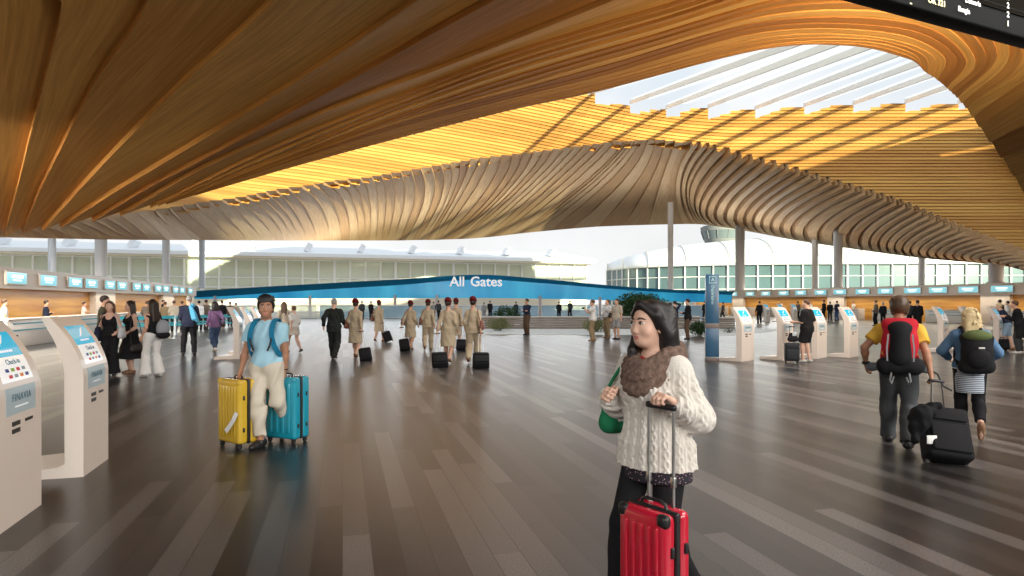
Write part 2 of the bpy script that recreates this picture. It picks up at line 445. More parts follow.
L.new(w2.outputs['Value'], rmp.inputs[0])
gap = mth('GREATER_THAN', mth('FRACT', ry), .03)
br = N.new('ShaderNodeMix'); br.data_type = 'RGBA'; br.inputs['A'].default_value = (.008, .007, .007, 1); L.new(gap, br.inputs['Factor']); L.new(rmp.outputs[0], br.inputs['B'])
n1 = N.new('ShaderNodeTexNoise'); n1.inputs['Scale'].default_value = 90; n1.inputs['Detail'].default_value = 2; L.new(tc.outputs['Object'], n1.inputs['Vector'])
rp = N.new('ShaderNodeMapRange'); rp.inputs['From Min'].default_value = .3; rp.inputs['From Max'].default_value = .7; rp.inputs['To Min'].default_value = .5; rp.inputs['To Max'].default_value = 1.5
L.new(n1.outputs['Fac'], rp.inputs['Value'])
mx = N.new('ShaderNodeMix'); mx.data_type = 'RGBA'; mx.blend_type = 'MULTIPLY'; mx.inputs['Factor'].default_value = 1
L.new(br.outputs['Result'], mx.inputs['A']); L.new(rp.outputs[0], mx.inputs['B']); L.new(mx.outputs['Result'], b.inputs['Base Color'])
fl = MB(); P = [(-70, -30), (75, -30), (75, 86), (-70, 86)]
fl.add([(x, y, 0) for x, y in P] + [(x, y, -.3) for x, y in P], [(0, 1, 2, 3), (7, 6, 5, 4), (0, 4, 5, 1), (1, 5, 6, 2), (2, 6, 7, 3), (3, 7, 4, 0)])
struct(fl.build('floor', fm))
ap = MB(); ap.add([(-400, 80, -.31), (400, 80, -.31), (400, 700, -.31), (-400, 700, -.31)], [(0, 1, 2, 3)])
struct(ap.build('ground', mat('apron_concrete', (.6, .54, .48), .8, noise=.15, nscale=.08)))

# ================================================================== CAMERA, WORLD, SUN
cam = bpy.data.cameras.new('camera'); co = link('camera', cam); co.location = (0, 0, CZ); co.rotation_euler = (PI / 2, 0, 0)
cam.sensor_fit = 'HORIZONTAL'; cam.sensor_width = 36; cam.lens = 36 * F / 1024; cam.shift_y = (HY - 288) / 1024; cam.clip_end = 2000; cam.clip_start = .05
SC.camera = co
w = bpy.data.worlds.new('sky'); SC.world = w; w.use_nodes = True
N, L = w.node_tree.nodes, w.node_tree.links; bg = N['Background']
tc = N.new('ShaderNodeTexCoord'); sp = N.new('ShaderNodeSeparateXYZ'); L.new(tc.outputs['Generated'], sp.inputs[0])
rp = N.new('ShaderNodeValToRGB'); e = rp.color_ramp.elements
e[0].position = 0; e[0].color = (.83, .83, .82, 1); e[1].position = .6; e[1].color = (.58, .73, .88, 1); x = e.new(.12); x.color = (.82, .835, .84, 1)
L.new(sp.outputs['Z'], rp.inputs['Fac'])
cn = N.new('ShaderNodeTexNoise'); cn.inputs['Scale'].default_value = 3.0; cn.inputs['Detail'].default_value = 6; L.new(tc.outputs['Generated'], cn.inputs['Vector'])
cr = N.new('ShaderNodeMapRange'); cr.inputs['From Min'].default_value = .42; cr.inputs['From Max'].default_value = .62; L.new(cn.outputs['Fac'], cr.inputs['Value'])
cm = N.new('ShaderNodeMix'); cm.data_type = 'RGBA'; cm.inputs['B'].default_value = (.93, .94, .95, 1); L.new(cr.outputs[0], cm.inputs['Factor']); L.new(rp.outputs[0], cm.inputs['A'])
L.new(cm.outputs['Result'], bg.inputs['Color']); bg.inputs['Strength'].default_value = .98
sl = bpy.data.lights.new('sun', 'SUN'); sl.energy = 10.0; sl.angle = .012; sl.color = (1, .99, .70); so = link('sun', sl)
so.rotation_euler = Vector((-.45, .8, -.115)).to_track_quat('-Z', 'Y').to_euler()
def area(name, loc, tgt, sx, sy, e, col=(1, 1, 1), spread=PI):
    l = bpy.data.lights.new(name, 'AREA'); l.shape = 'RECTANGLE'; l.size = sx; l.size_y = sy; l.energy = e; l.color = col; l.spread = spread
    o = link(name, l); o.location = loc; o.rotation_euler = (Vector(tgt) - Vector(loc)).to_track_quat('-Z', 'Y').to_euler(); return o
area('front_fill', (16, -9, 8.2), (7, 6, 0), 30, 4, 2700, (1, .96, .91), 2.3)  # added lamp behind the camera, brightens the foreground
area('front_fill', (-10, -10, 7.5), (-6, 4, .5), 14, 3, 620, (1, .96, .91), 2.3)  # second added lamp behind the camera, lifts the left foreground
area('side_fill', (10, 5, 8.3), (6, 6, .8), 10, 6, 650, (1, .96, .91), 2.3)  # added lamp out of view on the right, brightens kiosk faces
area('hall_fill', (6, 17, 8.5), (6, 17.5, 0), 14, 3, 620, (1, .95, .88), 2.3)  # invented overhead lamp filling the middle of the hall
area('queue_fill', (-15.5, 12, 5.2), (-19, 27, .3), 8, 2, 2000, (1, .95, .88), 1.8)  # added out-of-frame lamp for the left counter fronts
area('gate_fill', (-4, 74.5, 5.3), (-4, 66, 14), 70, .8, 4400, (.90, .95, 1))  # lamp added above the blue band to lighten the far ceiling
area('ceiling_fill', (15, 5, 1.5), (9, 18.5, 9.2), 4, 1.5, 900, (1, .82, .60), 1.15)  # lamp added outside the view, lightens the right of the near ceiling
c_ = hall(40, -15.0, 3.3); l_ = area('fascia_fill', c_, c_ + V * 1.5 + Vector((0, 0, 2.5)), 46, 1.0, 60, (1, .66, .40)); l_.rotation_euler = (Matrix.Rotation(AX + PI / 2, 4, 'Z') @ Matrix.Rotation(PI + .6, 4, 'X')).to_euler()  # added fill strip over the left fascia, washes the ceiling
c_ = hall(46, 49.6, 3.3); l_ = area('fascia_fill', c_, c_ - V * 1.5 + Vector((0, 0, 2.5)), 62, 1.0, 450, (1, .80, .60)); l_.rotation_euler = (Matrix.Rotation(AX + PI / 2, 4, 'Z') @ Matrix.Rotation(PI - .6, 4, 'X')).to_euler()  # added fill strip over the right fascia, same purpose
PLAST = mat('back_wall_plaster', (.55, .5, .45), .8)
q = MB(); q.box((14, -22.6, 9.5), (98, .4, 19)); struct(q.build('wall_back', PLAST))
q = MB(); q.box((62.3, 3, 9), (.4, 52, 18)); struct(q.build('wall_east', PLAST))
SC.view_settings.view_transform = 'Standard'; SC.view_settings.look = 'None'; SC.view_settings.gamma = 1; SC.view_settings.use_curve_mapping = False
SC.view_settings.exposure = 0.15
SC.cycles.use_denoising = True
SC.cycles.max_bounces = 8; SC.cycles.transparent_max_bounces = 16
# ================================================================== SIDE WALLS, COUNTERS, COLUMNS
CREAM = mat('cream_laminate', (.66, .58, .5), .35, noise=.03, nscale=3)
CREAM2 = mat('cream_fascia', (.62, .54, .46), .45)
TEAL = mat('teal_trim', (.04, .30, .38), .4)
SCRG = mat('screen_glass', (.25, .55, .62), .15, emit=((.22, .62, .72), .55))
SCRW = mat('screen_lettering', (.9, .95, .95), .4, emit=((.9, .97, 1), .9))
amber = mat('amber_timber', (.5, .22, .03), .35)
N, L, b = nodes_of(amber)
tc = N.new('ShaderNodeTexCoord'); mp = N.new('ShaderNodeMapping'); mp.inputs['Scale'].default_value = (.15, .15, 2.6); L.new(tc.outputs['Object'], mp.inputs[0])
n1 = N.new('ShaderNodeTexNoise'); n1.inputs['Scale'].default_value = 1.5; n1.inputs['Detail'].default_value = 4; L.new(mp.outputs[0], n1.inputs['Vector'])
rp = N.new('ShaderNodeValToRGB'); rp.color_ramp.elements[0].position = .3; rp.color_ramp.elements[0].color = (.42, .16, .02, 1); rp.color_ramp.elements[1].position = .7; rp.color_ramp.elements[1].color = (.72, .38, .06, 1)
L.new(n1.outputs['Fac'], rp.inputs[0]); L.new(rp.outputs[0], b.inputs['Base Color'])
COLM = mat('column_paint', (.52, .52, .52), .5); COLB = mat('column_steel_paint', (.5, .54, .58), .5)

def hbox(mb, u0, u1, v0, v1, z0, z1, mi=0, r=0.0):              # box in hall axes
    mb.box(((v0 + v1) / 2, (u0 + u1) / 2, (z0 + z1) / 2), (v1 - v0, u1 - u0, z1 - z0), mi, HM, r)
def side_wall(name, vf, s, u0, u1):                             # s=+1: wall on the right
    m = MB(); hbox(m, u0, u1, vf + s * .3, vf + s * .55, 0, 2.35, 0); struct(m.build(name, amber))
def fascia(name, vf, s, u0, u1):
    m = MB(); hbox(m, u0, u1, min(vf - s * .1, vf + s * 2.3), max(vf - s * .1, vf + s * 2.3), 2.2, 3.08, 0); struct(m.build(name, CREAM2))
LV, RV = -13.3, 48.0
def under_fill(u0, u1, v, s, e):  # added strip lamp under a fascia to brighten the amber wall
    c = hall((u0 + u1) / 2, v, 2.3); l = area('counter_fill', c, c - Vector((0, 0, 1)), u1 - u0, .25, e, (1, .86, .66)); l.rotation_euler = (Matrix.Rotation(AX + PI / 2, 4, 'Z') @ Matrix.Rotation(.45 * s, 4, 'X')).to_euler()
under_fill(6, 65, LV + .45, -1, 900); under_fill(10, 82, RV - .45, 1, 1100)
side_wall('wall_left', LV, -1, 4, 66); fascia('trim_20', LV, -1, 4, 66)
side_wall('wall_right', RV, 1, 8, 83); fascia('trim_21', RV, 1, 8, 83)
def pier(u, v, w, s):
    m = MB(); hbox(m, u - w / 2, u + w / 2, min(v - .02 * s, v + s * .5), max(v - .02 * s, v + s * .5), 0, 2.2); struct(m.build('column', CREAM2))
for u in (14.2, 28.3, 42.4, 56.5, 65.0): pier(u, LV, 3.2 if u < 65 else 1.2, -1)
for u in (22, 38.6, 55.1, 71.8, 82.6): pier(u, RV, 2.3 if u < 82 else 1, 1)
def column(u, v, r, h, m):
    b_ = MB(); p = hall(u, v); b_.cyl((p.x, p.y, 3.08 + (h - 3.08) / 2), r, h - 3.08, 20); b_.cyl((p.x, p.y, 3.14), r * 1.25, .12, 20); struct(b_.build('column', m))
def col_at(px, v, r, h, m): column(hall_u(px, v), v, r, h, m)
col_at(101, LV - 1.3, .34, 7.2, COLM); col_at(166, LV - 1.3, .30, 8.4, COLM); col_at(202, LV - 1.0, .30, 9.8, COLB); col_at(52, LV - 2.2, .19, 6.6, COLB)
col_at(740, RV + 1, .58, 13.4, COLM); col_at(838, RV + 1, .44, 9.6, COLM); col_at(996, RV + 1, .5, 5.4, COLM)
def pole(px, Y, r, zt, m):
    p = wp(px, HY, Y); b_ = MB(); b_.cyl((p.x, p.y, zt / 2), r, zt, 16); b_.cyl((p.x, p.y, .1), r * 1.5, .2, 16); struct(b_.build('column', m))
pole(670.5, 80, .34, 13.9, WHITE); pole(815, 76, .33, 11.0, WHITE); pole(922, 66, .34, 7.4, WHITE)

# ---- flight information screens on both fascias
def fascia_screen(u, v, s, label, group):
    t = empty('flight_screen', hall(u, v - s * .16, 2.64), AX, label, 'screen', group)
    f = MB(); f.box((0, 0, 0), (.1, 1.75, .56), 0, None, .02); f.build('screen_frame', CREAM2, t)
    g_ = MB(); g_.box((-s * .055, 0, 0), (.02, 1.66, .47)); g_.build('screen', SCRG, t)
    l_ = MB(); r_ = random.Random(int(u * 10))
    y = -.45
    while y < .45:
        w_ = r_.uniform(.06, .16); l_.box((-s * .07, y + w_ / 2, .06), (.01, w_, .13)); y += w_ + .03
    l_.box((-s * .07, 0, -.09), (.01, .7, .05)); l_.build('lettering', SCRW, t)
us = [31.3, 34.3, 37.4, 39.6, 42.5, 44.6, 47.6, 49.7, 52.7, 54.8, 57.8, 60.0, 63]
nm = ['nearest the front', 'second', 'third', 'fourth', 'fifth', 'sixth', 'seventh', 'eighth', 'ninth', 'tenth', 'eleventh', 'twelfth', 'thirteenth']
for i, u in enumerate(us): fascia_screen(u, LV, -1, 'teal flight screen on the long left fascia, %s along the row' % nm[i].replace('nearest the front', 'first and largest'), 'screens on the left check-in fascia')
us = [35.2, 37.9, 40.6, 43.3, 45.8, 48.7, 51.4, 54.3, 57.0, 60.0, 62.8, 66.0, 69, 72.5, 75.5, 79.5]
for i, u in enumerate(us): fascia_screen(u, RV, 1, 'teal flight screen on the right fascia, number %d from its near end' % (i + 1), 'screens on the right check-in fascia')

# ---- check-in counters: white fronts with two teal lines
def counter(u0, u1, v0, v1, s, label, group):
    c = hall((u0 + u1) / 2, (v0 + v1) / 2); t = empty('check_in_counter', c, AX, label, 'counter', group)
    L_ = u1 - u0; W_ = abs(v1 - v0)
    b_ = MB(); b_.box((0, 0, .5), (W_ - .06, L_ - .02, 1.0), 0, None, .02); b_.build('front_panel', CREAM, t)
    k = MB(); k.box((0, 0, 1.02), (W_ + .06, L_, .05), 0, None, .015); k.build('counter_top', CREAM2, t)
    for z in (.62, .86):
        q = MB(); q.box((-s * (W_ / 2 - .02), 0, z), (.02, L_ * .8, .045)); q.build('teal_line', TEAL, t)
names = ['first', 'second', 'third', 'fourth', 'fifth', 'sixth', 'seventh', 'eighth', 'ninth', 'tenth']
i = 0
for u0 in np.arange(26.6, 62, 4.9):
    counter(u0, u0 + 4.3, LV + 1.1, LV + 1.9, -1, 'white check-in counter under the left fascia, %s from its near end' % names[i], 'left check-in counters'); i += 1
i = 0
for u0 in np.arange(33.5, 80, 5.5):
    counter(u0, u0 + 3.9, RV - 2.0, RV - 1.2, 1, 'white check-in counter in front of right amber wall, %s from its near end' % names[i], 'right check-in counters'); i += 1

# ================================================================== OUTSIDE: terminal buildings, control tower
GLZ = mat('pale_glazing', (.62, .66, .53), .15, spec=.4); GLT = mat('teal_glazing', (.10, .16, .175), .12, spec=.4, noise=.35, nscale=.12)
MUL = mat('mullion_white', (.86, .86, .84), .5); ROOFW = mat('roof_white', (.88, .89, .9), .5); SOFF = mat('roof_soffit', (.66, .60, .48), .6)
def even(P, n):                                                 # spline resampled at equal spacing
    D = catmull(P, 400); L_ = np.concatenate([[0], np.cumsum(np.linalg.norm(np.diff(D, axis=0), axis=1))]); t = np.linspace(0, L_[-1], n)
    return np.stack([np.interp(t, L_, D[:, 0]), np.interp(t, L_, D[:, 1])], 1)
def facade(name, label, pts, z0, z1, zm, n, glass, mull, mw):
    t = empty(name, (pts[0][0], pts[0][1], 0), 0, label, 'building')
    P = [Vector((p[0], p[1], 0)) for p in pts]; O = Vector(t.location)
    C = even([(p.x, p.y) for p in P], n + 1) if len(P) > 2 else np.array([[P[0].x + (P[1].x - P[0].x) * i / n, P[0].y + (P[1].y - P[0].y) * i / n] for i in range(n + 1)])
    g_ = MB(); vs = []
    for x, y in C: vs += [Vector((x, y, z0)) - O, Vector((x, y, z1)) - O]
    th = Vector((0, .5, 0)); k = len(vs); vs += [v + th for v in vs]
    fs = []
    for i in range(n): a = 2 * i; fs += [(a, a + 2, a + 3, a + 1), (k + a, k + a + 1, k + a + 3, k + a + 2), (a + 1, a + 3, k + a + 3, k + a + 1)]
    g_.add(vs, fs); g_.build('glass_wall', glass, t)
    for i, (x, y) in enumerate(C):
        m = MB(); m.box((x - O.x, y - O.y - .1, (z0 + z1) / 2 - O.z), (mw * (1.6 if i % 4 == 0 else 1), .4, z1 - z0)); m.build('mullion', mull, t)
    for z in zm:
        m = MB(); m.tube([(x - O.x, y - O.y - .15, z - O.z) for x, y in C], mw * .55, 4); m.build('transom', mull, t)
    return t, C, O
# long terminal to the left
LA, LB = Vector((-105, 95, 0)), Vector((15, 131.5, 0))
tl, C, O = facade('terminal_building', 'long white terminal with gridded pale glazing beyond the blue band', [LA, LB], 0, 9.2, (5.9, 4.2, 9.1), 46, GLZ, MUL, .28)
dl = (LB - LA).normalized(); ang = math.atan2(dl.y, dl.x); R = Matrix.Rotation(ang, 4, 'Z'); ln = (LB - LA).length
r_ = MB(); r_.prism([(-3.2, 9.5), (-3.2, 10.1), (16, 12.7), (16, 9.5)], ln + 2, 0, Matrix.Translation(LA + dl * ln / 2 - O) @ R @ Matrix.Rotation(PI / 2, 4, 'Z') @ Matrix.Scale(1, 4)); r_.build('roof', ROOFW, tl)
s_ = MB(); s_.box((ln / 2, -1.2, 9.35), (ln + 1, 3.6, .3), 0, Matrix.Translation(LA - O) @ R); s_.build('soffit', SOFF, tl)
for k in range(13):
    f = MB(); x = 6 + k * 9.4; f.box((0, 0, 0), (.9, 3.4, 1.5), 0, Matrix.Translation(LA - O) @ R @ Matrix.Translation((x, 2.5, 11.5)) @ Matrix.Rotation(.5, 4, 'Y')); f.build('roof_ventilator', ROOFW, tl)
b_ = MB(); b_.box((ln / 2, -.4, 1.9), (ln, .6, 1.9), 0, Matrix.Translation(LA - O) @ R); b_.build('base_band', SOFF, tl)
# concourse with a domed white roof to the right
cp = [(19.5, 134), (24, 122), (36, 114), (58, 110), (120, 108)]
tr, C, O = facade('concourse_building', 'white barrel-roofed concourse with teal glass behind the right counters', cp, 0, 8.2, (6.1, 8.1, 3.9), 46, GLT, MUL, .15)
v_ = []; f_ = []; nr = 10
for i, (x, y) in enumerate(C):
    u_ = min(1, max(0, (x - 19) / 50.0)); top = 9.2 + 5.6 * math.sin(min(1, u_ ** .6) * PI / 2); dep = 6 + 24 * u_ ** .7
    for j in range(nr):
        a = j / (nr - 1) * PI * .5; v_.append(Vector((x + (1 - math.cos(a)) * dep * .15, y - 1.2 + (1 - math.cos(a)) * dep, 8.1 + (top - 8.1) * math.sin(a))) - O)
for i in range(len(C) - 1):
    for j in range(nr - 1): a = i * nr + j; f_.append((a, a + nr, a + nr + 1, a + 1))
q = MB(); q.add(v_, f_, 0, True); rf = q.build('roof', ROOFW, tr); sd = rf.modifiers.new('thickness', 'SOLIDIFY'); sd.thickness = .4
for i in range(0, len(C), 3):
    q = MB(); q.tube([v_[i * nr + j] + Vector((0, -.05, .05)) for j in range(nr)], .07, 5); q.build('roof_seam', SOFF, tr)
# control tower
tw = empty('control_tower', wp(722, HY, 170) * 1.0, 0, 'grey airport control tower with flared glazed cab above the white roof', 'tower')
tw.location.z = 1.4
TG = mat('tower_concrete', (.22, .23, .23), .7); TGL = mat('tower_glass', (.16, .2, .21), .15)
q = MB(); q.cyl((0, 0, 6.3), 3.0, 16.4, 12, r2=3.4); q.build('shaft', TG, tw)
q = MB(); q.cyl((0, 0, 15.6), 3.8, 1.9, 12, r2=4.7); q.build('cab_base', TG, tw)
q = MB(); q.cyl((0, 0, 17.6), 4.7, 2.1, 12, r2=5.4); q.build('cab_glass', TGL, tw)
q = MB(); q.cyl((0, 0, 19.2), 5.5, 1.1, 12, r2=5.6); q.cyl((0, 0, 19.9), 5.0, .3, 12); q.build('cab_roof', TG, tw)
for k in range(12):
    a = 2 * PI * k / 12; q = MB(); q.tube([(4.74 * math.cos(a), 4.74 * math.sin(a), 16.6), (5.44 * math.cos(a), 5.44 * math.sin(a), 18.7)], .09, 5); q.build('cab_mullion', TG, tw)

# ================================================================== the blue gate band with its lettering
BD, BL = mat('deep_blue_panel', (.012, .20, .37), .3), mat('bright_blue_panel', (.012, .22, .47), .25)
N, L, b = nodes_of(BL)
tc = N.new('ShaderNodeTexCoord'); mp = N.new('ShaderNodeMapping'); mp.inputs['Scale'].default_value = (.25, .02, .03); L.new(tc.outputs['Object'], mp.inputs[0])
n1 = N.new('ShaderNodeTexNoise'); n1.inputs['Detail'].default_value = 4; n1.inputs['Scale'].default_value = 1; L.new(mp.outputs[0], n1.inputs['Vector'])
rp = N.new('ShaderNodeValToRGB'); rp.color_ramp.elements[0].position = .35; rp.color_ramp.elements[0].color = (.015, .27, .56, 1); rp.color_ramp.elements[1].position = .7; rp.color_ramp.elements[1].color = (.05, .48, .74, 1)
L.new(n1.outputs['Fac'], rp.inputs[0]); L.new(rp.outputs[0], b.inputs['Base Color'])
L.new(rp.outputs[0], b.inputs['Emission Color']); b.inputs['Emission Strength'].default_value = .38      # added glow standing in for daylight through the blue glass
YB = 76.0
tpx = pw([180, 207, 300, 400, 480, 540, 620, 680, 735], [292.5, 290.5, 285, 279.5, 275, 279, 286.5, 290, 291.5])
mpx = pw([180, 207, 300, 400, 480, 540, 620, 680, 735], [298, 297, 291, 285, 279.5, 283, 289.5, 293, 295])
bpx = pw([180, 300, 480, 600, 735], [299, 298.5, 298, 300, 303])
band = empty('gate_band', wp(470, HY, YB), 0, 'curved blue band lettered All Gates spanning the far side', 'sign'); O = Vector(band.location)
xs = list(range(180, 738, 6))
def ribbon(name, fa, fb, y0, y1, m, th):
    q = MB(); vs = []
    for x in xs:
        A, B = wp(x, fa(x), YB), wp(x, fb(x), YB)
        for p, dy in ((A, y0), (B, y1), (B, y1 + th), (A, y0 + th)): vs.append(p + Vector((0, dy, 0)) - O)
    fs = []
    for i in range(len(xs) - 1):
        a = 4 * i
        for k in range(4): fs.append((a + k, a + 4 + k, a + 4 + (k + 1) % 4, a + (k + 1) % 4))
    fs += [(3, 2, 1, 0), tuple(len(vs) - 4 + k for k in range(4))]
    q.add(vs, fs); q.build(name, m, band)
ribbon('upper_band', tpx, mpx, -.8, 0, BD, .5); ribbon('lower_band', mpx, bpx, 0, .05, BL, .4)
for s_, px_ in (('All', 457.3), ('Gates', 486.3)): text_obj('lettering', s_, 1.58, mat('letter_white', (.95, .95, .95), .5, emit=((1, 1, 1), .35)), band, Matrix.Translation(wp(px_, 282, YB - 1.0) - O) @ Matrix.Rotation(PI / 2, 4, 'X'), .06, bold=.02)
for x in (215, 310, 395, 437, 540, 600):
    q = MB(); p = wp(x, HY, YB - .6) - O; q.cyl((p.x, p.y, (wp(x, bpx(x) - 3, YB).z) / 2 - O.z), .16, wp(x, bpx(x) - 3, YB).z, 10); q.build('post', mat('pale_post', (.55, .5, .52), .5), band)

# ---- glass screen below the band, balustrade, planter and pale gravel
GB = mat('blue_tinted_glass', (.30, .52, .68), .08, alpha=.55); GC = mat('milky_glass', (.75, .78, .8), .1, alpha=.35)
rr = random.Random(2)
gx = [208, 262, 318, 372, 430, 488, 540, 600, 660, 705]
for i in range(len(gx) - 1):
    a, b2 = wp(gx[i] + 1, HY, 66), wp(gx[i + 1] - 1, HY, 66)
    t = empty('glass_screen', (a.x, a.y, 0), 0, 'blue tinted glass screen below the blue band, %s from its left end' % names[i], 'glass screen', 'glass screens under the blue band')
    w_ = b2.x - a.x
    q = MB(); q.box((w_ / 2, 0, .68), (w_ - .2, .06, 1.2)); q.build('glass_pane', GB if i % 3 != 1 else GC, t)
    q = MB(); q.box((w_ / 2, 0, 1.33), (w_, .12, .08)); q.build('handrail', WHITE, t)
    q = MB(); q.box((w_ / 2, 0, .05), (w_, .14, .1)); q.build('shoe_rail', COLB, t)
GRAV = mat('pale_gravel', (.62, .6, .55), .9, noise=.35, nscale=3)
q = MB(); A = [gp(478, 334.5), gp(735, 335.5), gp(790, 329), gp(560, 327), gp(470, 328)]
n = len(A); q.add([(x, y, .012) for x, y in A] + [(x, y, -.05) for x, y in A], [tuple(range(n))] + [(i, n + i, n + (i + 1) % n, (i + 1) % n) for i in range(n)]); struct(q.build('gravel_bed', GRAV))
SLAT = mat('grey_timber_slats', (.24, .19, .15), .6, bump=('Z', 6, .6), noise=.25, nscale=2)
def planter(px0, px1, yb, h, label):
    a = Vector((*gp(px0, yb), 0)); b2 = Vector((*gp(px1, yb), 0)); t = empty('planter_wall', (a.x, a.y, 0), math.atan2(b2.y - a.y, b2.x - a.x), label, 'planter wall', 'low timber planter walls')
    w_ = (b2 - a).length
    for k in range(5):
        q = MB(); q.box((w_ / 2, .2, h * (k + .5) / 5), (w_, .4, h / 5 - .025), 0, None, .01); q.build('slat', SLAT, t)
    q = MB(); q.box((w_ / 2, .2, h + .02), (w_ + .1, .5, .06), 0, None, .015); q.build('capping', mat('capping_stone', (.5, .46, .42), .6), t)
planter(478, 600, 329, .72, 'low grey slatted planter wall behind the man with crossed arms')
planter(604, 700, 329, .72, 'low grey slatted planter wall behind the dark-haired woman')
planter(704, 735, 329, .66, 'low grey slatted planter wall behind the blue sign pylon')
# ================================================================== PEOPLE: smooth-union distance fields turned into one continuous surface
def V3(*a): return np.array(a, np.float32)
class SDF:
    def __init__(s, vox): s.vox = vox; s.ops = []; s.disp = None
    def cap(s, a, b, ra, rb=None, k=.03, cut=None, sub=False):
        s.ops.append(('cap', np.array(a, float), np.array(b, float), ra, ra if rb is None else rb, k, cut, sub)); return s
    def ell(s, c, r, k=.03, R=None, cut=None, sub=False):
        s.ops.append(('ell', np.array(c, float), np.array(r, float), R, None, k, cut, sub)); return s
    def cone(s, c0, c1, r0, r1, k=.02, cut=None):               # elliptical skirt between two heights (c0 upper)
        s.ops.append(('cone', np.array(c0, float), np.array(c1, float), r0, r1, k, cut, False)); return s
    def plane(s, n, off): s.ops.append(('plane', np.array(n, float), off)); return s      # keep n.p < off
    def bounds(s, o):
        if o[0] == 'cap': r = max(o[3], o[4]); return np.minimum(o[1], o[2]) - r, np.maximum(o[1], o[2]) + r
        if o[0] == 'ell': r = o[2] if o[3] is None else np.full(3, o[2].max()); return o[1] - r, o[1] + r
        if o[0] == 'cone':
            r = np.array([max(o[3][0], o[4][0]), max(o[3][1], o[4][1]), 0.02]); return np.minimum(o[1], o[2]) - r, np.maximum(o[1], o[2]) + r
    def mesh(s, name, mats, scale=1.0, paint=None):
        B = [s.bounds(o) for o in s.ops if o[0] != 'plane' and not o[-1]]
        lo = np.min([b[0] for b in B], 0) - 3 * s.vox; hi = np.max([b[1] for b in B], 0) + 3 * s.vox
        n = np.ceil((hi - lo) / s.vox).astype(int) + 1
        ax = [(lo[i] + s.vox * np.arange(n[i])).astype(np.float32) for i in range(3)]
        D = np.full(n, .5, np.float32)
        dd_ = False
        for o in s.ops:
            if o[0] == 'plane':
                if s.disp is not None and not dd_: dd_ = True; D = D + s.disp(ax[0][:, None, None], ax[1][None, :, None], ax[2][None, None, :])
                q = o[1]; D = np.maximum(D, q[0] * ax[0][:, None, None] + q[1] * ax[1][None, :, None] + q[2] * ax[2][None, None, :] - o[2]); continue
            k = o[5]; b0, b1 = s.bounds(o); m = k + 3 * s.vox
            i0 = np.maximum(0, np.floor((b0 - m - lo) / s.vox)).astype(int); i1 = np.minimum(n, np.ceil((b1 + m - lo) / s.vox) + 1).astype(int)
            if (i1 <= i0).any(): continue
            sl = tuple(slice(i0[i], i1[i]) for i in range(3))
            X = ax[0][sl[0]][:, None, None]; Y = ax[1][sl[1]][None, :, None]; Z = ax[2][sl[2]][None, None, :]
            if o[0] == 'cap':
                a, bb_ = o[1], o[2]; d = bb_ - a; L2 = max(1e-9, d @ d)
                px, py, pz = X - a[0], Y - a[1], Z - a[2]
                h = np.clip((px * d[0] + py * d[1] + pz * d[2]) / L2, 0, 1)
                E = np.sqrt((px - h * d[0]) ** 2 + (py - h * d[1]) ** 2 + (pz - h * d[2]) ** 2) - (o[3] + (o[4] - o[3]) * h)
            elif o[0] == 'ell':
                px, py, pz = X - o[1][0], Y - o[1][1], Z - o[1][2]; r = o[2]
                if o[3] is not None:
                    M = o[3]; px, py, pz = (M[0][0] * px + M[1][0] * py + M[2][0] * pz, M[0][1] * px + M[1][1] * py + M[2][1] * pz, M[0][2] * px + M[1][2] * py + M[2][2] * pz)
                k0 = np.sqrt((px / r[0]) ** 2 + (py / r[1]) ** 2 + (pz / r[2]) ** 2); k1 = np.sqrt((px / r[0] ** 2) ** 2 + (py / r[1] ** 2) ** 2 + (pz / r[2] ** 2) ** 2)
                E = k0 * (k0 - 1) / np.maximum(k1, 1e-6)
            else:
                c0, c1 = o[1], o[2]; t = np.clip((c0[2] - Z) / max(1e-6, c0[2] - c1[2]), 0, 1)
                rx = o[3][0] + (o[4][0] - o[3][0]) * t; ry = o[3][1] + (o[4][1] - o[3][1]) * t
                px = X - (c0[0] + (c1[0] - c0[0]) * t); py = Y - (c0[1] + (c1[1] - c0[1]) * t)
                E = (np.sqrt((px / rx) ** 2 + (py / ry) ** 2) - 1) * np.minimum(rx, ry)
                E = np.maximum(E, np.maximum(Z - c0[2], c1[2] - Z))
            if o[6] is not None:
                for nn, off in o[6]: E = np.maximum(E, nn[0] * X + nn[1] * Y + nn[2] * Z - off)
            C = D[sl]
            if o[-1]:
                h = np.clip(k - np.abs(-E - C), 0, None) / max(k, 1e-6); D[sl] = np.maximum(C, -E) + h * h * k * .25
            else:
                h = np.clip(k - np.abs(E - C), 0, None) / max(k, 1e-6); D[sl] = np.minimum(C, E) - h * h * k * .25
        if s.disp is not None and not dd_: D = D + s.disp(ax[0][:, None, None], ax[1][None, :, None], ax[2][None, None, :])
        # surface nets
        ins = D < 0
        c = [ins[i:n[0] - 1 + i, j:n[1] - 1 + j, k:n[2] - 1 + k] for i in (0, 1) for j in (0, 1) for k in (0, 1)]
        cnt = sum(x.astype(np.int8) for x in c); act = np.argwhere((cnt > 0) & (cnt < 8))
        idx = np.full(n - 1, -1, np.int32); idx[act[:, 0], act[:, 1], act[:, 2]] = np.arange(len(act))
        off = np.array([(i, j, k) for i in (0, 1) for j in (0, 1) for k in (0, 1)])
        val = np.stack([D[act[:, 0] + o[0], act[:, 1] + o[1], act[:, 2] + o[2]] for o in off], 1)
        acc = np.zeros((len(act), 3)); num = np.zeros(len(act))
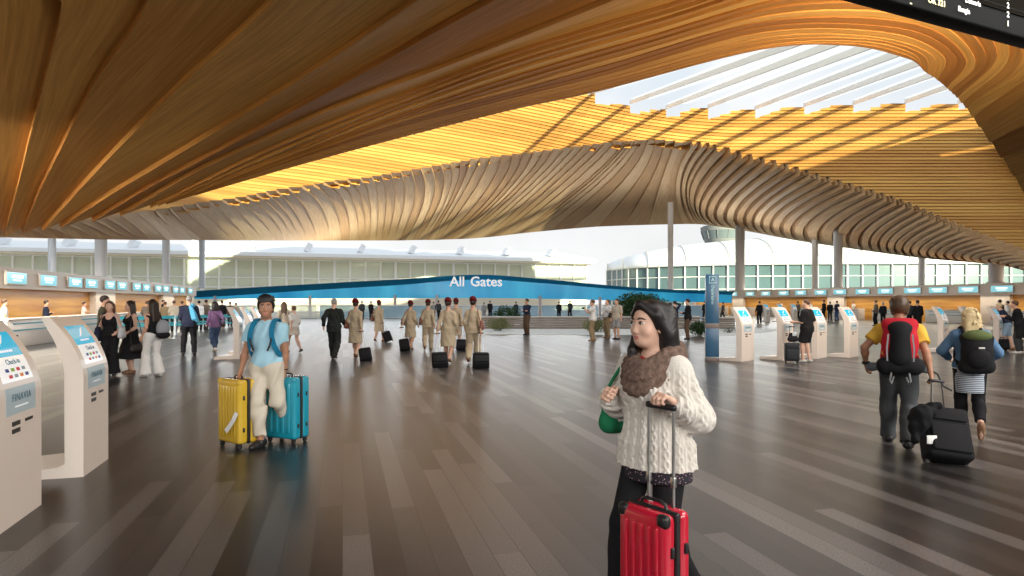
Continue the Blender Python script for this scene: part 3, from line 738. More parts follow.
        for a in range(8):
            for b in range(a + 1, 8):
                if np.abs(off[a] - off[b]).sum() != 1: continue
                va, vb = val[:, a], val[:, b]; x = (va < 0) != (vb < 0); t = np.where(x, va / np.where(va - vb == 0, 1, va - vb), 0)
                acc += np.where(x[:, None], off[a] + (off[b] - off[a]) * t[:, None], 0); num += x
        pos = (lo + (act + acc / np.maximum(num, 1)[:, None]) * s.vox) * scale
        Q = []
        for d in range(3):
            e = [1, 1, 1]; e[d] = 0
            sA = tuple(slice(1 if i != d else 0, n[i] - 1) for i in range(3))
            A = ins[sA]; sB = tuple(slice(1, n[i] - 1) if i != d else slice(1, n[i]) for i in range(3)); Bm = ins[sB]
            w = np.argwhere(A != Bm)
            if not len(w): continue
            flip = A[w[:, 0], w[:, 1], w[:, 2]]
            base = w + np.array([1 if i != d else 0 for i in range(3)])
            u = [i for i in range(3) if i != d]
            du = np.zeros(3, int); du[u[0]] = 1; dv = np.zeros(3, int); dv[u[1]] = 1
            q = np.stack([idx[tuple((base - sx * du - sy * dv).T)] for sx, sy in ((1, 1), (0, 1), (0, 0), (1, 0))], 1)
            fl = flip if d != 1 else ~flip
            q[~fl] = q[~fl][:, ::-1]; Q.append(q)
        Q = np.concatenate(Q); Q = Q[(Q >= 0).all(1)]
        me = bpy.data.meshes.new(name); me.vertices.add(len(pos)); me.vertices.foreach_set('co', pos.astype(np.float32).ravel())
        me.loops.add(Q.size); me.loops.foreach_set('vertex_index', Q.ravel().astype(np.int32))
        me.polygons.add(len(Q)); me.polygons.foreach_set('loop_start', np.arange(0, Q.size, 4, dtype=np.int32))
        me.polygons.foreach_set('use_smooth', np.ones(len(Q), bool))
        for m in (mats if isinstance(mats, (list, tuple)) else [mats]): me.materials.append(m)
        if paint:
            cen = pos[Q].mean(1) / scale; mi = np.zeros(len(Q), np.int32)
            for pc, pr, k_ in paint: mi[(((cen - np.array(pc)) / np.array(pr)) ** 2).sum(1) < 1] = k_
            me.polygons.foreach_set('material_index', mi)
        me.update(calc_edges=True)
        return me

def ik(a, c, l1, l2, pole):                                     # middle joint of a two-bone limb
    a, c, pole = np.array(a, float), np.array(c, float), np.array(pole, float)
    d = c - a; L = np.linalg.norm(d); mx_ = (l1 + l2) * .995
    if L > mx_: c = a + d / L * mx_; d = c - a; L = mx_
    u = d / L; x = (l1 * l1 - l2 * l2 + L * L) / (2 * L); h = math.sqrt(max(0, l1 * l1 - x * x))
    p = pole - u * (pole @ u); p /= max(1e-6, np.linalg.norm(p))
    return a + u * x + p * h, c

SKIN = {k: mat('skin_' + k, c, .5, spec=.35) for k, c in {'light': (.62, .36, .25), 'fair': (.70, .44, .33), 'tan': (.40, .20, .12), 'brown': (.22, .11, .065)}.items()}
LIP = mat('lips', (.50, .17, .15), .4)
def fab(name, col, bump=True, rough=.85, **k): return mat('cloth_' + name, col, rough, spec=.15, bump=('noise', 60, .25) if bump else None, sheen=.0, **k)
HAIRM = {k: mat('hair_' + k, c, .45, spec=.45, bump=('X', 60, .12), noise=.35, nscale=28) for k, c in {'black': (.012, .010, .010), 'dark': (.03, .018, .012), 'brown': (.10, .05, .025), 'blond': (.62, .48, .26), 'grey': (.35, .33, .31), 'sandy': (.085, .050, .028)}.items()}
EYEW = mat('eye_white', (.8, .78, .75), .2); IRIS = mat('iris_dark', (.02, .012, .01), .15)
SHOE_B = mat('shoe_black', (.015, .014, .014), .4); SHOE_W = mat('shoe_pale', (.55, .53, .5), .5); SHOE_T = mat('shoe_tan', (.25, .13, .07), .5)

class Pose: pass
def skeleton(female=False, lf=(-.09, 0, 0), rf=(.09, 0, 0), lh=None, rh=None, lel=None, rel=None, lean=0.0, twist=0.0, hy=0.0, hp=0.0, ht=0.0, drop=0.0, lpitch=None, rpitch=None, lknee=None, rknee=None, footyaw=.15, sway=0.0):
    P = Pose(); sw = .152 if female else .175; hw = .092 if female else .088
    P.female = female; P.sw = sw
    P.lf = np.array((lf[0], lf[1], lf[2] + .085)); P.rf = np.array((rf[0], rf[1], rf[2] + .085))
    hz = .94 - drop
    for f, sx in ((P.lf, -1), (P.rf, 1)):
        dx = f[0] - sx * hw - sway; r2 = .862 ** 2 - dx * dx - f[1] ** 2
        if f[2] < .2: hz = min(hz, f[2] + math.sqrt(max(.1, r2)))
    P.hip = np.array((sway, 0, hz)); P.lhip = P.hip + (-hw, 0, 0); P.rhip = P.hip + (hw, 0, 0)
    P.lknee, P.lf = ik(P.lhip, P.lf, .43, .44, lknee or (-.12, 1, .1)); P.rknee, P.rf = ik(P.rhip, P.rf, .43, .44, rknee or (.12, 1, .1))
    P.lpitch = lpitch if lpitch is not None else min(1.0, max(0, lf[2] * 4)); P.rpitch = rpitch if rpitch is not None else min(1.0, max(0, rf[2] * 4))
    P.footyaw = footyaw
    cl, sl_ = math.cos(lean), math.sin(lean); ct, st = math.cos(twist), math.sin(twist)
    dz = hz - .94
    def up(x, y, z):                                            # a trunk point: twist about the spine, then lean from the hips
        x, y = x * ct - y * st, x * st + y * ct; z -= .94
        return np.array((x + sway, y * cl + z * sl_, z * cl - y * sl_ + .94 + dz))
    P.up = up; P.hz = hz
    P.waist = up(0, 0, 1.09); P.chest = up(0, .005, 1.27); P.neck = up(0, -.015, 1.45)
    P.lsh = up(-sw, 0, 1.385); P.rsh = up(sw, 0, 1.385)
    P.head = up(0, .03 + .05 * math.sin(hp), 1.63)
    ch, sh = math.cos(hy), math.sin(hy)
    Rz = np.array(((ch, -sh, 0), (sh, ch, 0), (0, 0, 1))); cp_, sp_ = math.cos(hp), math.sin(hp)
    Rx = np.array(((1, 0, 0), (0, cp_, sp_), (0, -sp_, cp_))); cr_, sr_ = math.cos(ht), math.sin(ht)
    Ry = np.array(((cr_, 0, sr_), (0, 1, 0), (-sr_, 0, cr_)))
    P.R = Rz @ Rx @ Ry
    P.lh = np.array(lh if lh is not None else (-sw - .055, .03, .86 + dz)); P.rh = np.array(rh if rh is not None else (sw + .055, .03, .86 + dz))
    P.lel, P.lh = ik(P.lsh, P.lh, .275, .245, lel or (-.22, -1, -.1)); P.rel, P.rh = ik(P.rsh, P.rh, .275, .245, rel or (.22, -1, -.1))
    return P
def hd(P, *p): return P.head + P.R @ np.array(p, float)         # a point given in head coordinates

def hand_sdf(S, wrist, d, palm, side, curl, fine, spread=.1):
    d = np.array(d, float); d /= np.linalg.norm(d); palm = np.array(palm, float); palm -= d * (palm @ d); palm /= np.linalg.norm(palm)
    lat = np.cross(d, palm) * side                              # towards the thumb
    w = np.array(wrist, float)
    if not fine:
        S.cap(w, w + d * .06, .026, .034, .02); e = w + d * .075
        for t in (-.024, -.008, .008, .024):
            f = e + lat * t; m = f + (d * math.cos(curl * .6) + palm * math.sin(curl * .6)) * .045; S.cap(f, m, .011, .010, .008); S.cap(m, m + (d * math.cos(curl * 1.5) + palm * math.sin(curl * 1.5)) * .035, .010, .008, .006)
        S.cap(w + d * .03 + lat * .03, w + d * .07 + lat * .055 + palm * .02, .013, .010, .012); return
    for t in (-.028, -.010, .010, .027): S.cap(w + d * .005 + lat * t * .55, w + d * .083 + lat * t, .017, .0125, .012)
    lens = (.062, .078, .084, .076); ts_ = (-.031, -.0105, .0105, .031)
    for L_, t, i in zip(lens, ts_, range(4)):
        p = w + d * (.086 - .006 * abs(i - 1.7)) + lat * t; a = curl * .75 + .06 * i; dd = d + lat * t * spread * 12; dd /= np.linalg.norm(dd)
        for s_, f_ in ((.48, 1.0), (.30, 1.0), (.24, .8)):
            q = p + (dd * math.cos(a) + palm * math.sin(a)) * L_ * s_; S.cap(p, q, .0098 if s_ > .4 else .0090, .0090 if s_ > .4 else .0078, .005); p = q; a += curl * f_
    tb = w + d * .022 + lat * .026 + palm * .008; t1 = tb + (d * .6 + lat * .75 + palm * .35) * .036; t2 = t1 + (d * (.9 - .2 * curl) + lat * (.35 - .4 * curl) + palm * .35 * (1 + curl)) * .028; t3 = t2 + (d * .8 - lat * .3 * curl + palm * .3 * curl) * .024
    S.cap(tb, t1, .0155, .0125, .012); S.cap(t1, t2, .0122, .0108, .006); S.cap(t2, t3, .0108, .0085, .005)

def body_sdf(P, vox, fine=False, lcurl=.5, rcurl=.5, face=True, lpalm=None, rpalm=None):
    S = SDF(vox); up = P.up; fem = P.female
    wst = .118 if fem else .14
    S.ell(P.hip + (0, 0, .02), (.162, .112, .12), .05); S.ell(P.waist, (wst, .095, .13), .08); S.ell(P.chest, (.148 if fem else .165, .108, .17), .08)
    for sx in (-1, 1): S.cap(up(0, -.01, 1.425), up(sx * (.13 if fem else .15), -.005, 1.385), .066, .056, .05)
    S.cap(P.neck + (0, 0, -.03), hd(P, 0, -.02, -.07), .056 if fem else .063, .050 if fem else .058, .03)
    if fem:
        for sx in (-1, 1): S.ell(up(sx * .072, .09, 1.27), (.062, .055, .062), .04)
    for hip, kn, ft, sx, pit in ((P.lhip, P.lknee, P.lf, -1, P.lpitch), (P.rhip, P.rknee, P.rf, 1, P.rpitch)):
        S.cap(hip + (0, 0, -.02), kn, .088, .056, .05); S.cap(kn, ft, .054, .037, .03)
        m = kn * .68 + ft * .32; S.ell(m + (0, -.018, 0), (.050, .052, .10), .05)
        fy = P.footyaw * -sx; dv = np.array((math.sin(-fy), math.cos(fy), 0)); c_, s_ = math.cos(pit), math.sin(pit)
        fw = dv * c_ + np.array((0, 0, -s_)); dn = dv * -s_ + np.array((0, 0, -c_))
        S.cap(ft + dn * .045 - fw * .045, ft + dn * .058 + fw * .09, .035, .032, .03); S.cap(ft + dn * .058 + fw * .09, ft + dn * .064 + fw * .145, .032, .024, .02)
    for sh, el, ha, sx, cu, pn in ((P.lsh, P.lel, P.lh, -1, lcurl, lpalm), (P.rsh, P.rel, P.rh, 1, rcurl, rpalm)):
        s_ = .9 if fem else 1.0
        S.cap(sh, el, .052 * s_, .040 * s_, .045); S.cap(el, ha, .040 * s_, .027 * s_, .02); S.ell(el * .7 + ha * .3, (.043 * s_,) * 3, .03)
        fd = ha - el; inw = np.array((-sx, .25, 0)) if pn is None else np.array(pn)
        dr = fd
        if cu >= 0: hand_sdf(S, ha, dr, inw, sx if True else 1, cu, fine)
    H = lambda *p: hd(P, *p); R = P.R
    S.ell(H(0, -.012, .035), (.076, .098, .088), .03, R); S.ell(H(0, .03, -.03), (.060, .066, .085), .045, R); S.ell(H(0, .055, -.085), (.034, .034, .030), .035, R)
    if face:
        S.cap(H(0, .088, .012), H(0, .103, -.030), .009, .0115, .016); S.ell(H(0, .099, -.036), (.017, .012, .010), .010, R)       # nose
        for sx in (-1, 1):
            S.ell(H(sx * .077, -.012, -.012), (.011, .022, .034), .008, R)                                                        # ears
            S.ell(H(sx * .033, .108, .012), (.020, .017, .012), .014, R, sub=True)                                                # eye sockets
            S.ell(H(sx * .045, .062, -.03), (.022, .022, .022), .03, R)
        S.ell(H(0, .089, -.061), (.023, .011, .006), .006, R); S.ell(H(0, .0875, -.071), (.019, .011, .0065), .006, R)             # lips
        S.ell(H(0, .100, -.066), (.022, .005, .0018), .003, R, sub=True)
    return S
def hair_sdf(P, style, vox):
    S = SDF(vox); H = lambda *p: hd(P, *p); R = P.R; f = R @ np.array((0, 1, 0)); u = R @ np.array((0, 0, 1)); hcen = P.head
    def pl(n, p): n = R @ (np.array(n, float) / np.linalg.norm(n)); return (n, n @ H(*p))
    if style == 'short': S.ell(H(0, -.018, .042), (.089, .108, .099), .02, R, [pl((0, .75, -.9), (0, .055, .05))])
    elif style == 'mop':
        S.ell(H(0, -.020, .056), (.099, .117, .108), .02, R, [pl((0, .95, -.7), (0, .056, .062))])
        rr_ = random.Random(9)
        for a in range(40):
            b_ = rr_.uniform(0, 2 * PI); e_ = rr_.uniform(.1, 1.25); v_ = np.array((.085 * math.cos(b_) * math.sin(e_), .10 * math.sin(b_) * math.sin(e_) - .018, .05 + .095 * math.cos(e_)))
            S.cap(H(*v_), H(*(v_ * 1.09 + np.array((rr_.uniform(-.025, .025), rr_.uniform(-.01, .03), rr_.uniform(-.03, .01))))), .022, .010, .012)
        for a in (-.058, -.035, -.012, .01, .032, .055): S.cap(H(a, .060, .115), H(a * 1.1 + .008, .097 - abs(a) * .25, .064 + abs(a) * .2), .022, .009, .012)
        for sx in (-1, 1): S.cap(H(sx * .074, -.012, .05), H(sx * .078, .006, -.008), .022, .010, .012); S.cap(H(sx * .070, -.05, .03), H(sx * .066, -.06, -.04), .03, .02, .02)
    elif style == 'crop': S.ell(H(0, -.020, .040), (.083, .103, .091), .02, R, [pl((0, .8, -.7), (0, .04, .06))])
    elif style == 'bun':
        S.ell(H(0, -.02, .042), (.086, .105, .097), .02, R, [pl((0, .75, -.8), (0, .05, .05))]); S.ell(H(0, -.125, .03), (.042, .036, .042), .02, R)
    elif style in ('long', 'loose', 'mid'):
        S.ell(H(0, -.018, .042), (.090, .110, .099), .02, R, [pl((0, .85, -.55), (0, .060, .07))])
        z = {'long': -.36, 'loose': -.30, 'mid': -.17}[style]
        for x in (-.06, -.02, .02, .06): S.cap(H(x, -.075, .02), H(x * 1.15, -.115, z), .046, .032, .03)
        for sx in (-1, 1): S.cap(H(sx * .075, -.03, .03), H(sx * .088, -.05, z * .75), .034, .026, .03)
    elif style == 'woman':                                       # long straight hair, centre parting, one length forward over the shoulder
        S.ell(H(0, -.020, .040), (.091, .112, .101), .02, R, [pl((0, .95, -.42), (0, .060, .072))])
        for sx in (-1, 1):
            S.cap(H(sx * .012, .066, .114), H(sx * .080, .022, .055), .020, .022, .025); S.cap(H(sx * .080, .022, .055), H(sx * .088, -.055, -.05), .022, .036, .03); S.cap(H(sx * .05, -.085, .06), H(sx * .06, -.095, -.16), .052, .055, .04)
        for x in (-.06, -.02, .02, .06): S.cap(H(x, -.075, .02), H(x * 1.1, -.095, -.20), .050, .050, .03)
        S.cap(H(.078, .010, -.02), H(.070, .055, -.14), .024, .026, .02); S.cap(H(.070, .055, -.14), H(.050, .085, -.27), .026, .018, .02)
    return S
def shoe_mesh(P, side, m, vox, scale, bulk=0.0, sole=None):
    ft, pit, sx = (P.lf, P.lpitch, -1) if side == 'l' else (P.rf, P.rpitch, 1)
    fy = P.footyaw * -sx; dv = np.array((math.sin(-fy), math.cos(fy), 0)); c_, s_ = math.cos(pit), math.sin(pit)
    fw = dv * c_ + np.array((0, 0, -s_)); dn = dv * -s_ + np.array((0, 0, -c_))
    S = SDF(vox); g_ = bulk; off = -(dn @ ft) - .008
    S.cap(ft + dn * .040 - fw * .05, ft + dn * .058 + fw * .09, .043 + g_, .040 + g_, .02); S.cap(ft + dn * .058 + fw * .09, ft + dn * .062 + fw * .155, .040 + g_, .031 + g_, .02)
    S.cap(ft + dn * .02, ft + dn * .04, .046 + g_, .046 + g_, .02)
    S.plane(dn, dn @ ft + .0845); S.plane(-dn, -(dn @ ft) + .0)
    return S.mesh('shoe', m, scale)

def perp_cut(a, b, t):                                          # plane across the limb at fraction t, keeping the a side
    d = (b - a) / np.linalg.norm(b - a); return (d, d @ (a + (b - a) * t))
def top_sdf(P, vox, hem=.88, sleeve='long', loose=.014, flare=0.0, waistcut=None, neck=.066, neckz=1.475, vneck=False, strap=False):
    S = SDF(vox); up = P.up; g_ = loose; fem = P.female; wst = (.122 if fem else .142)
    S.ell(P.chest, ((.150 if fem else .167) + g_, .110 + g_, .172), .08); S.ell(P.waist, (wst + g_ * 1.2, .098 + g_ * 1.2, .14), .09)
    if fem:
        for sx in (-1, 1): S.ell(up(sx * .072, .09, 1.27), (.064 + g_ * .6, .056 + g_ * .6, .064), .05)
    if hem < 1.08: S.ell(P.hip + (0, 0, .03), (.166 + g_ * 1.1, .116 + g_ * 1.1, .14), .08)
    if hem < .88:
        S.cone(P.hip + (0, 0, .03), np.array((P.hip[0], P.hip[1], hem - .03)), (.166 + g_ * 1.1, .118 + g_ * 1.1), (.172 + g_ + flare, .125 + g_ + flare), .06)
    if not strap:
        for sx in (-1, 1): S.cap(up(0, -.01, 1.425), up(sx * (.135 if fem else .155), -.005, 1.385), .066 + g_ * .5, .056 + g_ * .6, .05)
    else: S.cap(up(-.10, -.01, 1.36), up(.10, -.01, 1.36), .075, None, .05)
    for sh, el, ha in ((P.lsh, P.lel, P.lh), (P.rsh, P.rel, P.rh)):
        q = .92 if fem else 1.0
        if sleeve == 'long': S.cap(sh, el, .056 * q + g_ * .8, .046 * q + g_ * .7, .04); S.cap(el, ha, .045 * q + g_ * .7, .034 * q + g_ * .5, .025, [perp_cut(el, ha, .97)])
        elif sleeve == 'short': S.cap(sh, el, .058 * q + g_, .052 * q + g_, .04, [perp_cut(sh, el, .62)])
        elif sleeve == 'elbow': S.cap(sh, el, .056 * q + g_, .050 * q + g_, .04, [perp_cut(sh, el, .95)])
    S.plane((0, 0, -1), -hem)
    n = P.neck; S.cap(n + (0, .0, -.03), n + (0, .01, .12), neck, neck, .01, sub=True)
    if vneck: S.cap(up(0, .16, 1.30), up(0, .07, 1.47), .012, .075, .01, sub=True)
    if strap: S.ell(up(0, .11, 1.42), (.085, .09, .10), .02, sub=True); S.ell(up(0, -.13, 1.44), (.09, .08, .10), .02, sub=True)
    return S
def trouser_sdf(P, vox, hem=.07, loose=.014, flare=0.0, waist=1.03):
    S = SDF(vox); g_ = loose
    S.ell(P.hip + (0, 0, .02), (.166 + g_, .116 + g_, .13), .05)
    for hip, kn, ft in ((P.lhip, P.lknee, P.lf), (P.rhip, P.rknee, P.rf)):
        L_ = np.linalg.norm(kn - hip) + np.linalg.norm(ft - kn)
        if hem < .42:
            S.cap(hip + (0, 0, -.02), kn, .091 + g_, .060 + g_, .05)
            e = ft + (ft - kn) / np.linalg.norm(ft - kn) * .03
            t = 1 - max(0, hem - .055) / .47
            S.cap(kn, e, .060 + g_, .047 + g_ + flare, .03, [perp_cut(kn, e, t)]); S.ell(kn * .68 + ft * .32 + (0, -.018, 0), (.055 + g_, .058 + g_, .11), .05)
        else:
            t = (P.hip[2] - hem) / max(.05, P.hip[2] - kn[2]); S.cap(hip + (0, 0, -.02), kn, .094 + g_, .074 + g_ + flare, .05, [perp_cut(hip, kn, min(1.02, t))])
    S.plane((0, 0, 1), P.hz + waist - .94)
    return S
def skirt_sdf(P, vox, hem=.5, loose=.012, flare=.05, waist=1.06, front=0.0):
    S = SDF(vox); g_ = loose; h = P.hip
    S.ell(h + (0, 0, .02), (.168 + g_, .118 + g_, .13), .05); S.cone(h + (0, 0, .0), np.array((h[0], h[1] + front, hem - .02)), (.170 + g_, .122 + g_), (.165 + flare, .125 + flare), .06)
    S.plane((0, 0, -1), -hem); S.plane((0, 0, 1), P.hz + waist - .94)
    return S

def finish(S, name, m, parent, scale, label=None, paint=None):
    o = link(name, S.mesh(name, m, scale, paint), parent)
    if label: o['label'] = label
    return o
def fold(amp, f=22.0):                                          # soft cloth folds
    def fn(X, Y, Z): return (amp * np.sin(f * Z + 9 * X + 5 * np.sin(7 * Y + 4 * X)) * np.sin(11 * X + 6 * Y + 3 * Z) + amp * .5 * np.sin(f * 1.9 * X + 14 * Z)).astype(np.float32)
    return fn
PEOPLE = []
def person(label, px, py, h, th, pose, top, bottom, hair=('short', 'dark'), skin='light', shoes=SHOE_B, vox=.022, fine=False, extras=None, group=None, pos=None, shoe_bulk=0.0, curls=(.5, .5), hat=None, palms=(None, None), face=None, socks=None):
    x, y = pos if pos else gp(px, py)
    s = h / 1.75
    root = empty('person', (x, y, 0), th, label, 'person', group)
    P = skeleton(**pose)
    face = face if face is not None else vox < .016
    B = body_sdf(P, vox, fine, curls[0], curls[1], face, palms[0], palms[1])
    mp_ = hd(P, 0, .099, -.066)
    finish(B, 'body', [SKIN[skin], LIP], root, s, None, [(mp_, (.021, .016, .0115), 1)] if face and vox < .01 else None)
    if hair: finish(hair_sdf(P, hair[0], min(vox, .016)), 'hair', HAIRM[hair[1]], root, s)
    if hat == 'red':
        S = SDF(min(vox, .013)); S.cap(hd(P, 0, -.025, .080), hd(P, 0, -.05, .118), .102, .092, .01, [(P.R @ np.array((0, -.25, -.97)), P.R @ np.array((0, -.25, -.97)) @ hd(P, 0, -.03, .055))]); S.ell(hd(P, 0, -.045, .125), (.090, .094, .026), .015, P.R)
        finish(S, 'hat', fab('red_hat', (.12, .008, .012)), root, s)
    if top:
        m, kw = top; kw = dict(kw); nm_ = kw.pop('name', 'shirt'); fo = kw.pop('fold', 0.006)
        S = top_sdf(P, vox, **kw); S.disp = fold(fo) if fo else None; finish(S, nm_, m, root, s)
    if bottom:
        m, kw = bottom; kw = dict(kw); kind = kw.pop('kind', 'trousers'); fo = kw.pop('fold', 0.005)
        S = (skirt_sdf if kind in ('skirt',) else trouser_sdf)(P, vox, **kw); S.disp = fold(fo) if fo else None; finish(S, kind, m, root, s)
    if shoes:
        for sd in 'lr': link('shoe', shoe_mesh(P, sd, shoes, min(vox, .014), s, shoe_bulk), root)
    root['scale_'] = s; del root['scale_']
    P.s = s; P.root = root; P.M = Matrix.Translation((x, y, 0)) @ Matrix.Rotation(th, 4, 'Z') @ Matrix.Scale(s, 4)
    return P
def W(P, p): return P.M @ Vector([float(c) for c in p])         # pose point -> world

# walking / standing stances
def walk(l=.24, b=.26, fem=False, **k):                         # left foot forward, right heel lifting behind
    d = dict(female=fem, lf=(-.08, l, 0), rf=(.08, -b, .07), lh=(-.20, -.16, .92), rh=(.20, .20, .95)); d.update(k); return d
def walk2(l=.24, b=.26, fem=False, **k):
    d = dict(female=fem, rf=(.08, l, 0), lf=(-.08, -b, .07), rh=(.20, -.16, .92), lh=(-.20, .20, .95)); d.update(k); return d
def stand(fem=False, **k):
    d = dict(female=fem, lf=(-.10, .02, 0), rf=(.10, -.03, 0)); d.update(k); return d
CROSSED = dict(lh=(.10, .17, 1.20), rh=(-.10, .20, 1.17), lel=(-.7, -.2, -.8), rel=(.7, -.2, -.8))
# ================================================================== SELF-SERVICE KIOSKS
KW = .74
KP = [(0, 0), (0, .96), (-.008, 1.02), (-.03, 1.10), (-.065, 1.19), (-.115, 1.29), (-.18, 1.39), (-.27, 1.5)]
KB = [(-.345, 1.5), (-.30, 1.41), (-.245, 1.30), (-.20, 1.18), (-.172, 1.08), (-.158, .98), (-.155, .13), (-.22, .10), (-.66, .07), (-.68, 0)]
def kfront(z):
    for (x0, z0), (x1, z1) in zip(KP, KP[1:]):
        if z <= z1 or (x1, z1) == KP[-1]:
            t = (z - z0) / (z1 - z0); d = Vector((x1 - x0, 0, z1 - z0)).normalized(); return Vector((x0 + (x1 - x0) * t, 0, z)), d
def kpatch(mb, y0, y1, z0, z1, off, n=6, mi=0, slant=0.0):
    vs = []
    for i in range(n + 1):
        z = z0 + (z1 - z0) * i / n; p, d = kfront(z); nn = Vector((d.z, 0, -d.x)); q = p + nn * off
        vs += [(q.x, y0, q.z), (q.x, y1, q.z)]
    k = len(vs)
    for i in range(n + 1):
        z = z0 + (z1 - z0) * i / n; p, d = kfront(z); nn = Vector((d.z, 0, -d.x)); q = p - nn * .004; vs += [(q.x, y0, q.z), (q.x, y1, q.z)]
    fs = [(2 * i, 2 * i + 1, 2 * i + 3, 2 * i + 2) for i in range(n)]
    fs += [(k + 2 * i + 1, k + 2 * i, k + 2 * i + 2, k + 2 * i + 3) for i in range(n)]
    fs += [(2 * i, 2 * i + 2, k + 2 * i + 2, k + 2 * i) for i in range(n)] + [(2 * i + 1, k + 2 * i + 1, k + 2 * i + 3, 2 * i + 3) for i in range(n)]
    fs += [(0, k, k + 1, 1), (2 * n, 2 * n + 1, k + 2 * n + 1, k + 2 * n)]
    mb.add(vs, fs, mi)
def kT(y, z, off=.006):
    p, d = kfront(z); nn = Vector((d.z, 0, -d.x)); M = Matrix(((0, d.x, nn.x), (1, d.y, nn.y), (0, d.z, nn.z))).to_4x4(); q = p + nn * off
    return Matrix.Translation((q.x, y, q.z)) @ M
KIOSK = mat('kiosk_cream', (.72, .64, .57), .32, noise=.02, nscale=6); CYAN = mat('kiosk_cyan_screen', (.02, .40, .62), .15, emit=((.02, .45, .70), .45))
KWH = mat('kiosk_white_screen', (.85, .87, .88), .15, emit=((.9, .93, .95), .3)); KGR = mat('kiosk_grey_panel', (.42, .53, .58), .3); BLK = mat('black_plastic', (.012, .012, .013), .4)
INK = mat('panel_ink', (.06, .16, .22), .5); LOGC = [mat('logo_' + n, c, .5) for n, c in (('navy', (.02, .04, .25)), ('green', (.25, .45, .03)), ('red', (.6, .02, .04)), ('grey', (.25, .32, .36)), ('orange', (.75, .25, .02)))]
def make_kiosk():
    t = empty('check_in_kiosk')
    b_ = MB(); b_.prism(KP + KB, KW, 0); b_.build('body', KIOSK, t)
    q = MB(); kpatch(q, -.25, .25, 1.235, 1.415, .004); sc_ = q.build('screen', CYAN, t)
    q = MB(); M = kT(.02, 1.35, .008)
    q.add([(-.09, -.045, 0), (.0, -.02, 0), (.10, .055, 0), (.03, .03, 0), (-.02, .0, 0), (-.05, -.045, 0)], [(0, 1, 2, 3), (0, 3, 4), (0, 4, 5)], 0, False, M); q.build('bird_logo', KWH, sc_)
    q = MB(); M = kT(0, 1.275, .008)
    for i in range(7): q.box((-.11 + i * .034, 0, 0), (.022, .018, .002), 0, M)
    q.build('word_mark', KWH, sc_)
    q = MB(); kpatch(q, -.25, .25, 1.055, 1.235, .004); wp_ = q.build('airline_panel', KWH, t)
    text_obj('lettering', 'Check-in', .062, INK, wp_, kT(.02, 1.195, .006), .0008)
    for r_ in range(2):
        for i in range(4):
            q = MB(); q.box((0, 0, 0), (.052, .026, .002), 0, kT(-.13 + i * .09 + r_ * .02, 1.138 - r_ * .046, .006)); q.build('airline_mark', LOGC[(i + 2 * r_) % 5], wp_)
    q = MB(); kpatch(q, -.25, .25, .815, 1.015, .003); gp_ = q.build('lower_panel', KGR, t)
    text_obj('lettering', 'FINAVIA', .078, INK, gp_, kT(0, .935, .005), .0008, spacing=1.15)
    q = MB(); q.box((0, 0, 0), (.22, .010, .002), 0, kT(0, .87, .005)); q.build('caption_line', KWH, gp_)
    for y, z in ((-.09, .745), (-.09, .69), (.13, .745)):
        q = MB(); q.box((.0, y, z), (.012, .125, .033 if y < 0 else .022)); q.build('slot', BLK, t)
    return t
kproto = make_kiosk(); kused = [0]
def kiosk(x, y, rz, label, group):
    o = kproto if not kused[0] else dup(kproto); kused[0] += 1
    o.location = (x, y, 0); o.rotation_euler = (0, 0, rz); tag(o, label, 'kiosk', group); return o
ROWL, ROWR = 'check-in kiosks on the left', 'check-in kiosks on the right'
kiosk(-3.73, 4.94, .284, 'nearest cream check-in kiosk, cut by the left picture edge', ROWL)
kiosk(-4.145, 6.485, .284, 'cream check-in kiosk with curved top standing right behind the nearest kiosk', ROWL)
for i, (px, py) in enumerate(((241, 358), (252, 353), (261, 350), (268, 347))):
    x, y = gp(px, py); kiosk(x, y, .26, ['foremost of the kiosks behind the man in the pale blue polo', 'second cream kiosk in the row behind the blue polo man', 'third cream kiosk in the row behind the blue polo man', 'last cream kiosk, half hidden behind the blue polo man'][i], ROWL)
for px, py, lb in ((748, 361, 'cream kiosk beside the dark blue sign pylon'), (788, 359.5, 'cream kiosk with the black cabin case in front of it'), (822, 358, 'cream kiosk behind the man in black shorts'), (854, 357, 'cream kiosk to the left of the hiker with the red backpack'), (946, 351.5, 'cream kiosk between the hiker and the blond woman'), (972, 350.5, 'cream kiosk half hidden behind the blond woman'), (1001, 350, 'cream kiosk that the bending pair in shorts and dark coat use')):
    x, y = gp(px, py); kiosk(x, y, -.80, lb, ROWR)
for px, py, lb in ((768, 322, 'small distant kiosk behind the second right kiosk, first of three'), (782, 322, 'small distant kiosk near the right counters, second of three'), (795.5, 322, 'small distant kiosk near the man in black shorts, third of three')):
    x, y = gp(px, py); kiosk(x, y, -.80, lb, 'distant kiosks')

